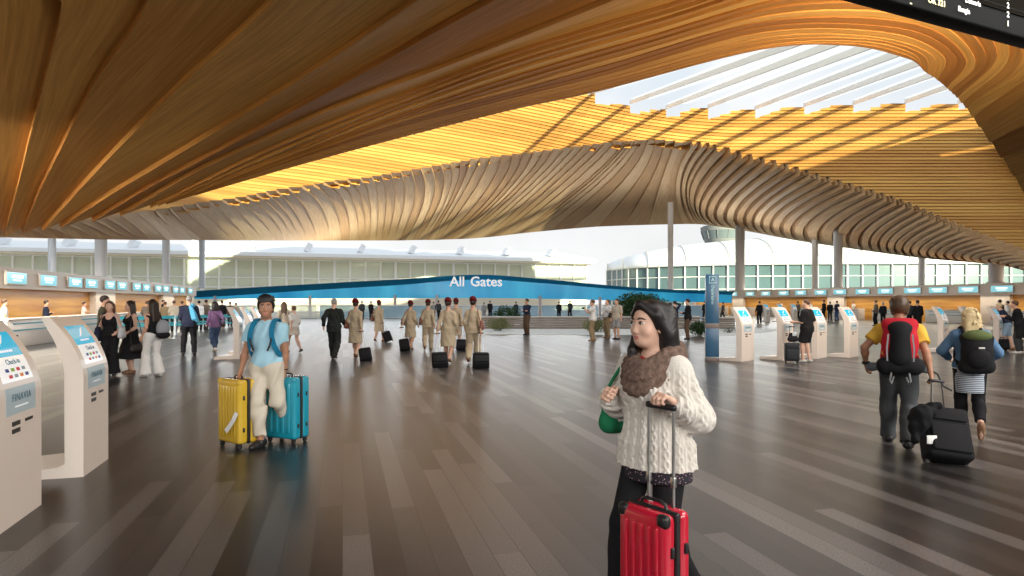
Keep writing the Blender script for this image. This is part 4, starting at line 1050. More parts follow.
# ================================================================== LUGGAGE
CHROME = mat('brushed_aluminium', (.62, .62, .61), .28, metal=1.0); RUB = mat('black_rubber', (.015, .015, .015), .6)
def axis_frame(base, tip, side):                                # z along the case, x = side
    z = (tip - base).normalized(); x = Vector(side); x = (x - z * x.dot(z)).normalized(); y = z.cross(x)
    return Matrix((x, y, z)).transposed().to_4x4()
def hard_case(name, label, loc, rz, w, d, h, col, group=None, handle=None, ribs=7, tilt=None, tagged=False):
    t = empty(name, (loc[0], loc[1], 0), rz, label, 'suitcase', group); wz = .055
    SH = mat('shell_' + name + str(col), col, .25, spec=.6, coat=.5)
    T = Matrix()
    z0, z1 = wz, h
    for sy in (-1, 1):
        q = MB(); dd = d / 2 - .012
        q.box((0, sy * (.012 + dd / 2), (z0 + z1) / 2), (w, dd, z1 - z0), 0, T, .035, 4)
        sp_ = w * .78 / ribs
        for i in range(ribs):
            x = (i - (ribs - 1) / 2) * sp_; q.box((x, sy * (d / 2 + .001), (z0 + z1) / 2), (sp_ * .55, .016, (z1 - z0) * .80), 0, T, .007, 2)
        q.build('shell', SH, t)
    q = MB(); q.box((0, 0, (z0 + z1) / 2), (w + .004, .03, z1 - z0 + .004), 0, T, .012, 3); q.build('zip_band', BLK, t)
    for sx in (-1, 1):
        for sy in (-1, 1):
            q = MB(); q.box((sx * (w / 2 - .045), sy * (d / 2 - .04), wz + .0), (.05, .045, .03), 0, T, .01); q.cyl((sx * (w / 2 - .045), sy * (d / 2 - .04), .027), .027, .022, 14, 0, T, 'x'); q.build('wheel', RUB, t)
    for z in (z0 + (z1 - z0) * .22, z0 + (z1 - z0) * .72):
        for sy in (-1, 1): q = MB(); q.box((w / 2 + .004, sy * d * .26, z), (.014, .022, .05), 0, T, .005); q.build('side_foot', BLK, t)
    for sx in (-1, 1):
        q = MB(); q.box((sx * (w / 2 - .03), -d / 2 + .022, z1 - .03), (.066, .05, .066), 0, T, .022, 3); q.build('corner_guard', BLK if tagged else SH, t)
    q = MB(); q.tube([(-.08, 0, z1 - .005), (-.07, 0, z1 + .022), (-.04, 0, z1 + .032), (.04, 0, z1 + .032), (.07, 0, z1 + .022), (.08, 0, z1 - .005)], .009, 8, 0, T); q.build('carry_handle', BLK, t)
    if handle:
        hd_ = MB(); 
        for sx in (-1, 1): hd_.tube([(sx * .076, d * .28, z1 - .06), (sx * .076, d * .28, handle - .02)], .0085, 10, 0, T); hd_.box((sx * .076, d * .28, z1 + .12), (.024, .022, .05), 0, T, .004)
        ho = hd_.build('telescopic_handle', CHROME, t)
        q = MB(); q.box((0, d * .28, handle), (.185, .030, .032), 0, T, .013, 3); q.build('grip', BLK, ho)
    return t
def soft_case(label, base, tip, side, w=.36, d=.22, h=.52, start=.06, group=None, name='cabin_case', col=(.012, .012, .014), rodm=None, gripw=.16, cat='suitcase'):
    base = Vector(base); tip = Vector(tip); t = empty(name, (base.x, base.y, 0), 0, label, cat, group)
    T = axis_frame(base, tip, side); L_ = (tip - base).length
    T = Matrix.Translation((0, 0, base.z)) @ T
    m = mat('ballistic_nylon' + str(col), col, .75, spec=.15, bump=('noise', 220, .2))
    q = MB(); q.box((0, 0, start + h / 2), (w, d, h), 0, T, .045, 3); q.build('body', m, t)
    q = MB(); q.box((0, -d / 2 - .012, start + h * .36), (w * .84, .04, h * .54), 0, T, .018, 3); q.build('front_pocket', m, t)
    q = MB(); q.box((0, -d / 2 - .008, start + h * .80), (w * .80, .03, h * .2), 0, T, .012, 3); q.build('top_pocket', m, t)
    for sx in (-1, 1):
        q = MB(); q.cyl((sx * (w / 2 - .035), d * .28, .045), .042, .03, 14, 0, T, 'x'); q.box((sx * (w / 2 - .035), d * .28, .075), (.045, .08, .05), 0, T, .01); q.build('wheel', RUB, t)
    q = MB(); q.tube([(-.07, 0, start + h - .01), (-.06, 0, start + h + .02), (.06, 0, start + h + .02), (.07, 0, start + h - .01)], .008, 6, 0, T); q.build('carry_handle', BLK, t)
    if L_ > start + h + .04:
        q = MB(); g2 = gripw / 2
        for sx in (-1, 1): q.tube([(sx * g2 * .85, d * .3, start + h - .03), (sx * g2 * .6, 0, L_)], .007, 8, 0, T)
        ho = q.build('telescopic_handle', rodm or CHROME, t)
        q = MB(); q.box((0, 0, L_), (gripw, .03, .028), 0, T, .01); q.build('grip', BLK, ho)
    return t
def blob_obj(name, ops, m, parent, vox=.012, scale=1.0, disp=None):
    S = SDF(vox)
    for o in ops: getattr(S, o[0])(*o[1:])
    S.disp = disp
    return link(name, S.mesh(name, m, scale), parent)
def worn(name, P, label, cat, group=None):                      # a thing carried on a person, set at the person's base
    o = empty(name, P.root.location, P.root.rotation_euler.z, label, cat, group); return o
def strap_path(P, pts): return [np.array(p, float) for p in pts]
def shoulder_bag(P, side, label, m, size=(.10, .30, .24), z=.98, strap_m=None, cross=False, y=0.0, out=.10, group=None, name='handbag', vox=.014):
    t = worn(name, P, label, 'bag', group); s = P.s
    sx = -1 if side == 'l' else 1; sh = P.lsh if side == 'l' else P.rsh
    c = np.array((P.hip[0] + sx * (.19 + out), P.hip[1] + y, z)); hx, hy_, hz_ = [v / 2 for v in size]
    S = SDF(vox); S.cap(c + (0, -hy_ + .05, -hz_ + .05), c + (0, hy_ - .05, -hz_ + .05), .05, .05, .03); S.ell(c, (hx, hy_, hz_), .06); S.cap(c + (0, -hy_ * .7, hz_ - .03), c + (0, hy_ * .7, hz_ - .03), .022, .022, .05)
    finish(S, 'bag_body', m, t, s)
    top = (P.rsh if (cross and side == 'l') else P.lsh if cross else sh) * .85 + P.neck * .15; top = top + (0, 0, .075)
    pf = [c + (0, hy_ * .8, hz_ * .6), (c + top) / 2 + (sx * .01, .135, .0), top + (0, .03, .0), top + (0, -.04, -.005), (c + top) / 2 + (sx * .01, -.125, .0), c + (0, -hy_ * .8, hz_ * .6)]
    q = MB(); q.tube([Vector(p) * s for p in catmull(pf, 22)], .010 * s, 6); q.build('strap', strap_m or m, t)
    return t

# ================================================================== SIGN PYLON, FLIGHT BOARD, BARRIERS, PLANTS
NAVY = mat('pylon_navy', (.012, .075, .16), .35); PYB = mat('pylon_brown_band', (.14, .11, .10), .5); PYT = mat('pylon_teal_text', (.35, .6, .62), .5)
x, y = gp(712, 361); t = empty('sign_pylon', (x, y, 0), -.05, 'tall dark blue sign pylon beside the first right kiosk', 'sign')
q = MB(); q.box((0, 0, .97 / 2 + .06), (.35, .16, .85), 0, None, .006); q.build('lower_panel', NAVY, t)
q = MB(); q.box((0, 0, 1.73), (.35, .16, 1.38), 0, None, .006); up_ = q.build('upper_panel', NAVY, t)
q = MB(); q.box((0, 0, .985), (.36, .17, .14), 0, None, .004); q.build('middle_band', PYB, t)
q = MB(); q.box((0, 0, .05), (.36, .17, .10), 0, None, .004); q.build('base_band', PYB, t)
TX = lambda x_, z_: Matrix.Translation((x_, -.082, z_)) @ Matrix.Rotation(PI / 2, 4, 'X')
q = MB()
for a, b_, c_, d_ in ((0, .09, .2, .014), (0, -.09, .2, .014), (-.09, 0, .014, .2), (.09, 0, .014, .2)): q.box((a, -.081, 2.27 + b_), (c_, .004, d_))
q.build('icon_frame', PYT, up_)
text_obj('icon', 'A', .13, PYT, up_, TX(0, 2.27), .001); text_obj('lettering', 'Departures', .115, PYT, up_, TX(.0, 1.85) @ Matrix.Rotation(-PI / 2, 4, 'Z'), .001)

BO, BR = Vector((3.07, 6.0, 4.55)), Vector((.913, .408, 0)); BN = Vector((.408, -.913, 0))
def bpt(px, py):
    d = Vector(((px - CX) / F, 1, (HY - py) / F)); o = Vector((0, 0, CZ)); tt = (BO - o).dot(BN) / d.dot(BN); p = o + d * tt
    return (p - BO).dot(BR), p.z - BO.z
t = empty('flight_board', BO + BR * 2.6, math.atan2(BR.y, BR.x), 'large black departures board hanging at the top right corner', 'screen')
CASE = mat('board_case', (.010, .011, .012), .7, spec=.15); FACE = mat('board_face', (.012, .010, .007), .95, spec=.05); LED = mat('led_amber', (.9, .8, .4), .5, emit=((1, .88, .5), 1.1)); LEDW = mat('led_white', (.9, .9, .85), .5, emit=((1, .97, .85), 1.1))
q = MB(); q.box((-.6, .10, .9), (6.7, .2, 1.8), 0, None, .02); q.build('case', CASE, t)
q = MB(); q.box((-.6, -.004, 1.0), (6.5, .02, 1.55)); q.build('display_face', FACE, t)
for i in range(9): q = MB(); q.box((-.6, -.014, .27 + i * .17), (6.5, .008, .008)); q.build('row_line', CASE, t)
def led(px, py, s, size, m): u_, z_ = bpt(px, py); text_obj('led_text', s, size, m, t, Matrix.Translation((u_ - 2.6, -.02, z_)) @ Matrix.Rotation(PI / 2, 4, 'X'), .002, bold=.001)
led(935, 3, 'OK 321', .085, LED); led(971, 3, 'Dinnaria', .075, LEDW); led(962, 11, 'Bangia', .075, LEDW); led(909, 3.5, '-', .10, LED)
for py, s in ((-2, '2'), (6.5, '2'), (15.5, '2'), (24.5, '1')): led(1006, py, s, .085, LEDW)
for z in range(3): led(968, -8 - 9 * z, 'Dinnaria', .075, LEDW); led(932, -7 - 9 * z, 'OK 321', .085, LED); led(1006, -11 - 9 * z, '2', .085, LEDW)
for sx in (-1.9, 1.9): q = MB(); q.cyl((sx, .17, 3.1), .03, 2.7, 10); q.build('hanger_rod', COLB, t)

BELT = mat('teal_belt', (.04, .32, .38), .5); PST = mat('barrier_post', (.45, .48, .5), .35, metal=.6)
def barrier(a, b_, label, group):
    t = empty('queue_barrier', (a.x, a.y, 0), math.atan2(b_.y - a.y, b_.x - a.x), label, 'barrier', group); L_ = (b_ - a).length
    q = MB(); q.cyl((0, 0, .5), .03, .95, 12); q.build('post', PST, t); q = MB(); q.cyl((0, 0, .015), .16, .03, 20); q.cyl((0, 0, .04), .12, .03, 20, r2=.04); q.build('base', PST, t)
    for z in (.93, .62): q = MB(); q.box((L_ / 2, 0, z), (L_ - .06, .006, .075)); q.build('belt', BELT, t)
on = ['first', 'second', 'third', 'fourth', 'fifth', 'sixth', 'seventh', 'eighth', 'ninth', 'tenth']
for j, (px0, py0, px1, py1) in enumerate(((104, 342.5, 232, 335), (112, 338.5, 228, 332))):
    A, B = Vector((*gp(px0, py0), 0)), Vector((*gp(px1, py1), 0)); n_ = 6
    for i in range(n_): barrier(A.lerp(B, i / n_), A.lerp(B, (i + 1) / n_), 'teal queue barrier in the %s row, %s from its left end' % (('front', 'rear')[j], on[i]), 'queue barriers')

def leaf_mat(nm, c): return mat('leaf_' + nm, c, .5, spec=.3, noise=.4, nscale=3)
def bush(px, py, w, h, label, m, n=700, leaf=.07, base=.0, seed=1, cat='bush'):
    r_ = random.Random(seed); x, y = gp(px, py); t = empty('shrub', (x, y, 0), r_.random() * 6, label, cat, 'shrubs in the planting beds')
    q = MB(); st = MB()
    for i in range(9):
        a = r_.random() * 6.28; rr_ = r_.random() * w * .32; hh = h * (.6 + .35 * r_.random()); tip = Vector((math.cos(a) * rr_ * 1.5, math.sin(a) * rr_ * 1.5, hh)); st.tube([(math.cos(a) * .06, math.sin(a) * .06, 0), tuple(tip * .55 + Vector((0, 0, .05))), tuple(tip)], [.018, .012, .005], 5)
    st.build('stem', mat('shrub_bark', (.12, .08, .05), .8), t)
    for i in range(n):
        while True:
            p = Vector((r_.uniform(-1, 1), r_.uniform(-1, 1), r_.uniform(-1, 1)))
            if .35 < p.length < 1: break
        lump = 1 + .22 * math.sin(5 * p.x + seed) * math.cos(4 * p.y + 2 * p.z)
        c = Vector((p.x * w / 2 * lump, p.y * w / 2 * lump, base + (h - base) * (.52 + .47 * p.z * lump)))
        if c.z < .03: continue
        R_ = Euler((r_.uniform(-1, 1), r_.uniform(-1, 1), r_.uniform(0, 6.28))).to_matrix().to_4x4(); l = leaf * r_.uniform(.7, 1.4)
        q.add([(0, 0, 0), (l * .5, -l * .28, .1 * l), (l * 1.2, 0, -.1 * l), (l * .5, l * .28, .1 * l)], [(0, 1, 2), (0, 2, 3)], 0, False, Matrix.Translation(c) @ R_)
    q.build('foliage', m, t); return t
LG, LDK, LOL = leaf_mat('green', (.07, .13, .03)), leaf_mat('dark', (.03, .07, .018)), leaf_mat('olive', (.16, .17, .06))
bush(499, 331, 1.35, .72, 'low olive shrub in the gravel behind the crew member with the large brown bag', LOL, 1500, .08, .0, 1)
bush(507, 325, 2.0, 1.35, 'dark green shrub behind the planter wall left of the crossed-arms man', LDK, 1500, .13, .0, 2)
bush(595, 332, 1.4, .72, 'olive shrub behind the man holding up a camera', LOL, 1400, .08, 0, 3)
bush(640, 326, 3.2, 2.25, 'tall dark green tree-like shrub rising behind the dark-haired woman', LDK, 4200, .17, .3, 4)
bush(660, 331, 1.6, 1.0, 'mid green shrub just behind the dark-haired woman', LG, 1600, .10, 0, 5)
bush(699, 335.5, .95, .70, 'dark green shrub left of the blue sign pylon', LDK, 1400, .08, 0, 6)
bush(729, 333, .8, .3, 'small low shrub right of the blue sign pylon', LDK, 250, .05, 0, 7)
bush(613, 327, 1.4, 1.2, 'dark shrub between the photographer and the two men in shorts', LDK, 1300, .11, 0, 8)
# ================================================================== THE PEOPLE
C_ = lambda n, c, **k: fab(n, c, **k)
BEIGE = C_('beige', (.47, .385, .27)); BLACKC = C_('black', (.014, .014, .016)); NAVYC = C_('navy', (.025, .03, .055)); WHITEC = C_('white', (.75, .74, .72)); DKGREY = C_('charcoal', (.045, .047, .05))
KHAKI = C_('khaki', (.30, .22, .13)); BROWNC = C_('brown', (.12, .075, .05)); GREYC = C_('grey', (.28, .28, .28)); TAUPE = C_('taupe', (.17, .13, .10)); OLIVE = C_('olive', (.08, .075, .05)); DENIM = C_('denim', (.06, .10, .19)); LDENIM = C_('light_denim', (.25, .36, .47))
PURPLE = C_('purple', (.26, .15, .30)); SUITG = C_('dark_suit', (.022, .026, .024)); SAND = C_('sand', (.48, .42, .33)); CYANC = C_('sky_cloth', (.12, .45, .72))
BAGBR = mat('brown_leather', (.16, .05, .03), .45); BAGTAN = mat('pale_leather', (.42, .30, .22), .5); BAGBLK = mat('black_leather', (.014, .013, .013), .5); BAGW = mat('pale_grey_bag', (.55, .57, .6), .5)

# ---------------- woman with the red suitcase
KNIT = mat('cable_knit', (.72, .68, .62), .9, spec=.15, bump=('noise', 150, .5), sheen=.3)
TH = 2.29
P = person('young woman in a white cable-knit cardigan and brown scarf walking with a red suitcase', 0, 0, 1.675, TH,
  dict(female=True, rf=(.08, .25, 0), lf=(-.08, -.22, .07), lh=(-.215, .165, 1.215), rh=(.175, .20, 1.20), lel=(-.25, -.55, -.8), rel=(.5, -.7, -.6), hy=-.16, hp=.0, lean=.05),
  None, None, ('woman', 'black'), 'fair', SHOE_B, .0062, True, pos=(.765, 3.45), curls=(1.15, 1.05), palms=((.15, .15, -1), (-.9, .2, -.1)))
PW = P; R0 = P.root; s = P.s
def knit(X, Y, Z):
    a = np.arctan2(X, Y + .02); u = a * .20; k = u / .066; fr = k - np.floor(k) - .5
    ph = PI * Z / .052 + np.floor(k) * 1.3; s1 = .16 * np.sin(ph); w_ = .115
    cab = np.maximum(np.exp(-((fr - s1) / w_) ** 2), np.exp(-((fr + s1) / w_) ** 2)); rib = np.clip(np.cos(2 * PI * fr / .16), 0, 1) * (np.abs(fr) > .34)
    return ((-.013 * cab - .006 * rib + .004) * np.clip((1.40 - Z) / .10, 0, 1)).astype(np.float32)
S = top_sdf(P, .0048, hem=.825, sleeve=None, loose=.034, flare=.03, neck=.10, vneck=True)
for sh, el, ha in ((P.lsh, P.lel, P.lh), (P.rsh, P.rel, P.rh)):
    S.cap(sh, el, .072, .068, .06); S.cap(el, ha, .068, .056, .05, [perp_cut(el, ha, .80)]); c0 = el + (ha - el) * .80; c1 = el + (ha - el) * .98; S.cap(c0, c1, .052, .047, .015, [perp_cut(el, ha, .97)])
S.ops = [o for o in S.ops if o[0] != 'plane'] + [o for o in S.ops if o[0] == 'plane']
S.disp = knit; finish(S, 'cardigan', KNIT, R0, s)
finish(top_sdf(P, .012, hem=1.10, sleeve=None, loose=.004, neck=.058), 'red_top', C_('red_top', (.45, .02, .03)), R0, s, 'red top showing at the neck')
FL = mat('floral_dark', (.016, .012, .02), .8)
N, L, b = nodes_of(FL); tc = N.new('ShaderNodeTexCoord'); vo = N.new('ShaderNodeTexVoronoi'); vo.inputs['Scale'].default_value = 70; L.new(tc.outputs['Object'], vo.inputs['Vector'])
rp = N.new('ShaderNodeValToRGB'); rp.color_ramp.elements[0].position = .18; rp.color_ramp.elements[0].color = (.5, .32, .38, 1); rp.color_ramp.elements[1].position = .26; rp.color_ramp.elements[1].color = (.012, .01, .018, 1); L.new(vo.outputs['Distance'], rp.inputs[0]); L.new(rp.outputs[0], b.inputs['Base Color'])
finish(skirt_sdf(P, .010, hem=.755, loose=.02, flare=.05), 'blouse_hem', FL, R0, s, 'dark floral blouse hem below the cardigan')
finish(trouser_sdf(P, .010, hem=.06, loose=.005), 'leggings', BLACKC, R0, s)
S = SDF(.0058)
for rad, zf, zb, r_, ph in ((.104, 1.410, 1.515, .022, 0), (.130, 1.360, 1.500, .025, .6), (.138, 1.295, 1.465, .024, 1.1)):
    n_ = 110
    for k_ in (0, 1, 2):
        pts = []
        for i in range(n_ + 1):
            a = 2 * PI * i / n_; fr = .5 + .5 * math.sin(a); h_ = a * 7 + k_ * 2 * PI / 3; rr_ = .021
            R_ = rad * (1.0 - .10 * fr) + rr_ * math.cos(h_); pts.append(P.up(R_ * math.cos(a) * 1.02, .0 + (rad + .02 * fr + rr_ * math.cos(h_)) * math.sin(a), zb + (zf - zb) * fr ** 1.4 + rr_ * math.sin(h_)))
        for i in range(n_): S.cap(pts[i], pts[i + 1], r_, None, .006)
SCARF = mat('brown_knit', (.185, .125, .10), .95, spec=.1, bump=('noise', 120, .8), noise=.85, nscale=42)
finish(S, 'scarf', SCARF, R0, s)
def face_bits(P, s, parent, brow):
    for sx in (-1, 1):
        e = hd(P, sx * .033, .0835, .012); q = MB(); q.T = Matrix.Translation([float(c) * s for c in e]) @ Matrix(P.R.tolist()).to_4x4()
        vs = []; n1, n2 = 12, 8; r_ = .0135 * s
        for i in range(n2 + 1):
            for j in range(n1): a = PI * i / n2; b_ = 2 * PI * j / n1; vs.append((r_ * 1.35 * math.sin(a) * math.cos(b_), r_ * math.cos(a), r_ * .58 * math.sin(a) * math.sin(b_)))
        q.add(vs, [(i * n1 + j, i * n1 + (j + 1) % n1, (i + 1) * n1 + (j + 1) % n1, (i + 1) * n1 + j) for i in range(n2) for j in range(n1)], 0, True)
        eo = q.build('eye', EYEW, parent)
        q2 = MB(); q2.T = q.T; q2.cyl((0, r_ * .95, 0), .0062 * s, .003 * s, 14, 0, None, 'y'); q2.build('iris', IRIS, eo)
        q3 = MB(); q3.T = q.T; q3.tube([(-.019 * s, r_ * .62, .001 * s), (-.008 * s, r_ * .95, .0085 * s), (.006 * s, r_ * .95, .0088 * s), (.019 * s, r_ * .62, .002 * s)], [.0012 * s, .0022 * s, .0022 * s, .0012 * s], 6); q3.build('lash_line', IRIS, eo)
        bp_ = [hd(P, sx * x_, y_, z_) for x_, y_, z_ in ((.014, .098, .034), (.028, .097, .040), (.042, .088, .039), (.054, .075, .032))]
        q = MB(); q.tube([Vector(p) * s for p in bp_], [.0035 * s, .0042 * s, .0036 * s, .002 * s], 6); q.build('eyebrow', brow, parent)
face_bits(P, s, R0, HAIRM['dark'])
G = C_('green_bag', (.02, .20, .09), bump=False)
shoulder_bag(P, 'r', 'green handbag hanging at the far side of the woman in white', G, (.09, .26, .20), 1.06, out=.12, y=-.04, vox=.01)
hard_case('red_suitcase', 'red ribbed hard-shell cabin suitcase with raised handle', (.685, 3.14), -.92, .30, .19, .665, (.50, .008, .03), handle=1.142, ribs=5, tagged=True)

# ---------------- man in the pale blue polo with two suitcases
POLO = C_('pale_blue_polo', (.36, .60, .72)); CREAMT = C_('cream_chino', (.62, .56, .46))
P = person('man in a pale blue polo and cream trousers carrying a yellow and a teal suitcase', 267, 445, 1.70, PI - .12,
  dict(rf=(.03, .10, 0), lf=(-.13, -.34, .17), rh=(.30, .06, .86), lh=(-.19, -.06, .85), rel=(.8, -.6, 0), lel=(-.8, -.6, 0), hy=.42, hp=-.04, lpitch=.9),
  (POLO, dict(name='polo_shirt', fold=.011, hem=.90, sleeve='short', loose=.022, neck=.070)), (CREAMT, dict(hem=.13, loose=.022, fold=.011)), ('mop', 'black'), 'tan', SHOE_B, .0068, True, curls=(1.3, 1.3), shoe_bulk=.006)
PM = P; s = P.s
face_bits(P, s, P.root, HAIRM['black'])
S = SDF(.008)
for i in range(9):
    a0, a1 = -2.6 + i * .58, -2.6 + (i + 1) * .58
    if abs(a0 - PI / 2) < .35: continue
    S.cap(P.neck + (.066 * math.cos(a0), .012 + .066 * math.sin(a0), .035 - .02 * math.sin(a0)), P.neck + (.066 * math.cos(a1), .012 + .066 * math.sin(a1), .035 - .02 * math.sin(a1)), .015, None, .01)
finish(S, 'collar', POLO, P.root, s)
q = MB(); q.tube([Vector(P.lh - (P.lh - P.lel) * .10 + np.array((.036 * math.cos(a), .036 * math.sin(a), 0))) * s for a in np.linspace(0, 2 * PI, 15)[:-1]], .008, 6, closed=True); q.build('wristwatch', BLK, P.root)
BPB = C_('blue_backpack', (.015, .17, .30))
bp = worn('backpack', P, 'blue backpack worn by the man in the pale blue polo', 'backpack')
S = SDF(.013); S.ell(P.up(0, -.22, 1.20), (.15, .11, .24), .05); finish(S, 'pack_body', BPB, bp, s)
for sx in (-1, 1):
    pth = [P.up(sx * .11, -.12, 1.40), P.up(sx * .115, -.045, 1.482), P.up(sx * .118, .045, 1.470), P.up(sx * .128, .125, 1.37), P.up(sx * .140, .135, 1.25), P.up(sx * .165, .08, 1.12), P.up(sx * .172, -.05, 1.04)]
    nn = [(0, -.5, 1), (0, -.1, 1), (0, .5, .9), (0, 1, .25), (sx * .2, 1, 0), (sx * .8, .6, 0), (sx, 0, 0)]
    pc = catmull(pth, 25); ncx = catmull(nn, 25); q = MB(); q.strip([Vector(p) * s for p in pc], .055 * s, .016, [Vector(n) for n in ncx]); q.build('shoulder_strap', BPB, bp)
    q = MB(); q.strip([Vector(p) * s for p in (P.up(sx * .135, .152, 1.28), P.up(sx * .115, .150, 1.20), P.up(sx * .085, .150, 1.13))], .02, .006, [(0, 1, 0)] * 3); q.build('loose_strap', BLK, bp)
hh = W(P, P.rh)
hard_case('yellow_suitcase', 'large yellow ribbed hard-shell suitcase at the polo man', (hh.x - .02, hh.y - .02), -.62, .43, .27, .775, (.62, .40, .03), ribs=6)
hh = W(P, P.lh)
hard_case('teal_suitcase', 'large teal hard-shell suitcase held at the polo man', (hh.x - .02, hh.y + .16), -.40, .44, .27, .775, (.01, .30, .42), ribs=4)
y_ = bpy.data.objects.get('yellow_suitcase'); q = MB(); q.strip([(.205, -.150, .42), (.17, -.170, .33), (.10, -.178, .25), (.04, -.182, .20)], .055, .003, [(.1, -1, 0)] * 4); q.build('paper_tag', mat('paper', (.8, .8, .78), .7), y_)

# ---------------- hiker with the red and black backpack, pulling a black case
YEL = C_('yellow_tee', (.70, .42, .06)); GRYT = C_('grey_trousers', (.07, .075, .08))
P = person('hiker seen from behind in a yellow tee with a red and black backpack', 0, 0, 1.73, -.50,
  dict(lf=(-.10, .30, 0), rf=(.08, -.16, .02), lh=(-.335, .06, .93), rh=(.30, -.20, .86), lel=(-.8, -.8, 0), rel=(.8, -.8, 0), hy=.10, hp=-.12),
  (YEL, dict(name='tee_shirt', hem=.92, sleeve='short', loose=.028, neck=.068)), (GRYT, dict(hem=.05, loose=.026, flare=.012)), ('mop', 'sandy'), 'tan', SHOE_B, .011, True, pos=((899 - 512) / 650 * 7.42, 7.42), curls=(.5, 1.3), shoe_bulk=.008)
PH = P; s = P.s
REDN = C_('red_nylon', (.48, .02, .035)); BLKN = C_('black_nylon', (.016, .016, .018)); GRN = C_('grey_fleece', (.15, .17, .19))
bp = worn('backpack', P, 'red and black trekking backpack with a rolled base on the hiker', 'backpack')
S = SDF(.011); S.ell(P.up(0, -.22, 1.25), (.185, .12, .26), .05); S.cap(P.up(-.11, -.17, 1.46), P.up(.11, -.17, 1.46), .075, None, .06); finish(S, 'red_sides', REDN, bp, s)
S = SDF(.011); S.cap(P.up(0, -.27, 1.35), P.up(0, -.29, 1.10), .105, .115, .04); S.ell(P.up(0, -.25, 1.42), (.125, .10, .085), .04); finish(S, 'black_front_pocket', BLKN, bp, s)
S = SDF(.011); S.cap(P.up(-.14, -.26, 1.00), P.up(.14, -.26, 1.00), .098, None, .03); S.disp = fold(.005); finish(S, 'rolled_base', BLKN, bp, s)
for sx in (-1, 1):
    S = SDF(.011); S.cap(P.up(sx * .16, -.13, .98), P.up(sx * .27, -.03, .96), .052, .045, .03); S.cap(P.up(sx * .27, -.03, .96), P.up(sx * .30, .02, .955), .045, .040, .03); finish(S, 'tied_sleeve', GRN, bp, s)
for sx in (-1, 1):
    q = MB(); q.strip([Vector(P.up(sx * .115, -.372, 1.36)) * s, Vector(P.up(sx * .13, -.378, 1.2)) * s, Vector(P.up(sx * .125, -.37, 1.06)) * s], .016, .006, [(0, -1, 0)] * 3); q.build('compression_strap', mat('webbing_grey', (.3, .3, .32), .6), bp)
    q = MB(); q.tube([Vector(P.up(sx * .085, -.33, .93)) * s, Vector(P.up(sx * .10, -.32, .84)) * s, Vector(P.up(sx * .085, -.28, .80)) * s, Vector(P.up(sx * .06, -.30, .88)) * s], .010, 6); q.build('hanging_buckle', mat('buckle_grey', (.35, .36, .38), .4), bp)
    pc = catmull([P.up(sx * .10, -.12, 1.44), P.up(sx * .112, -.03, 1.488), P.up(sx * .115, .06, 1.46), P.up(sx * .13, .13, 1.34), P.up(sx * .16, .06, 1.14), P.up(sx * .17, -.08, 1.08)], 20)
    q = MB(); q.tube([Vector(p) * s for p in pc], .024, 6); q.build('shoulder_strap', REDN, bp)
q = MB(); q.tube([Vector(P.up(.30, -.02, .95)) * s, Vector(P.up(.37, -.06, .91)) * s, Vector(P.up(.42, -.08, .78)) * s, Vector(P.up(.50, -.1, .735)) * s], .010, 6); q.build('dangling_strap', BLK, bp)
q = MB(); q.tube([Vector(P.lh - (P.lh - P.lel) * t + np.array((.038 * math.cos(a), .038 * math.sin(a), 0))) * s for t, a in zip(np.linspace(.02, .16, 22), np.linspace(0, 6 * PI, 22))], .009, 6); q.build('wrist_band', BLK, P.root)
hw_ = W(P, P.rh) + Vector((.02, -.06, -.07))
bx, by = gp(949, 466)
soft_case('large black soft suitcase pulled along by the hiker', (bx, by, 0), (hw_.x, hw_.y, hw_.z), (1, -.15, 0), .42, .25, .56, .05, None, 'wheeled_suitcase', rodm=BLK)
S = SDF(.014); c = Vector((bx - .22, by + .12, .42)); S.ell((.02, 0, .04), (.07, .12, .12), .03); S.cap((-.03, .02, .02), (-.06, -.03, -.16), .06, .045, .10); S.cap((.04, 0, .10), (.16, -.03, .17), .06, .04, .10); S.disp = fold(.010, 40)
jk = link('bundled_jacket', S.mesh('bundled_jacket', BLACKC)); jk.location = c; tag(jk, 'black jacket bundled against the side of the hiker\'s suitcase', 'jacket')

q = MB(); q.box((.06, -.10, -.16), (.10, .012, .085), 0, None, .004); q.build('paper_tag', mat('paper', (.8, .8, .78), .7), jk)
# ---------------- blond woman with the black and olive backpack
DJ = C_('denim_jacket', (.10, .19, .32)); 
PLAID = mat('striped_shirt', (.4, .45, .5), .85)
N, L, b = nodes_of(PLAID); tc = N.new('ShaderNodeTexCoord'); ww = N.new('ShaderNodeTexWave'); ww.bands_direction = 'Z'; ww.inputs['Scale'].default_value = 14; L.new(tc.outputs['Object'], ww.inputs['Vector'])
rp = N.new('ShaderNodeValToRGB'); rp.color_ramp.elements[0].color = (.08, .11, .16, 1); rp.color_ramp.elements[0].position = .4; rp.color_ramp.elements[1].color = (.55, .6, .65, 1); rp.color_ramp.elements[1].position = .6; L.new(ww.outputs['Fac'], rp.inputs[0]); L.new(rp.outputs[0], b.inputs['Base Color'])
P = person('blond woman seen from behind in a denim jacket with a black and olive backpack', 0, 0, 1.58, -.42,
  dict(female=True, lf=(-.06, .16, 0), rf=(.06, -.30, .12), lh=(-.21, .20, 1.05), rh=(.20, .14, 1.0), lel=(-.8, -.5, -.3), rel=(.8, -.5, -.3), hy=.2, hp=-.1, rpitch=1.1),
  (DJ, dict(name='denim_jacket', hem=.93, sleeve='long', loose=.034, neck=.07)), (BLACKC, dict(hem=.16, loose=.014, fold=0)), ('loose', 'blond'), 'fair', SHOE_T, .011, True, pos=((970 - 512) / 650 * 7.95, 7.95))
PB = P; s = P.s
finish(skirt_sdf(P, .012, hem=.60, loose=.016, flare=-.005), 'shirt_tails', PLAID, P.root, s, 'striped shirt tails hanging below the jacket')
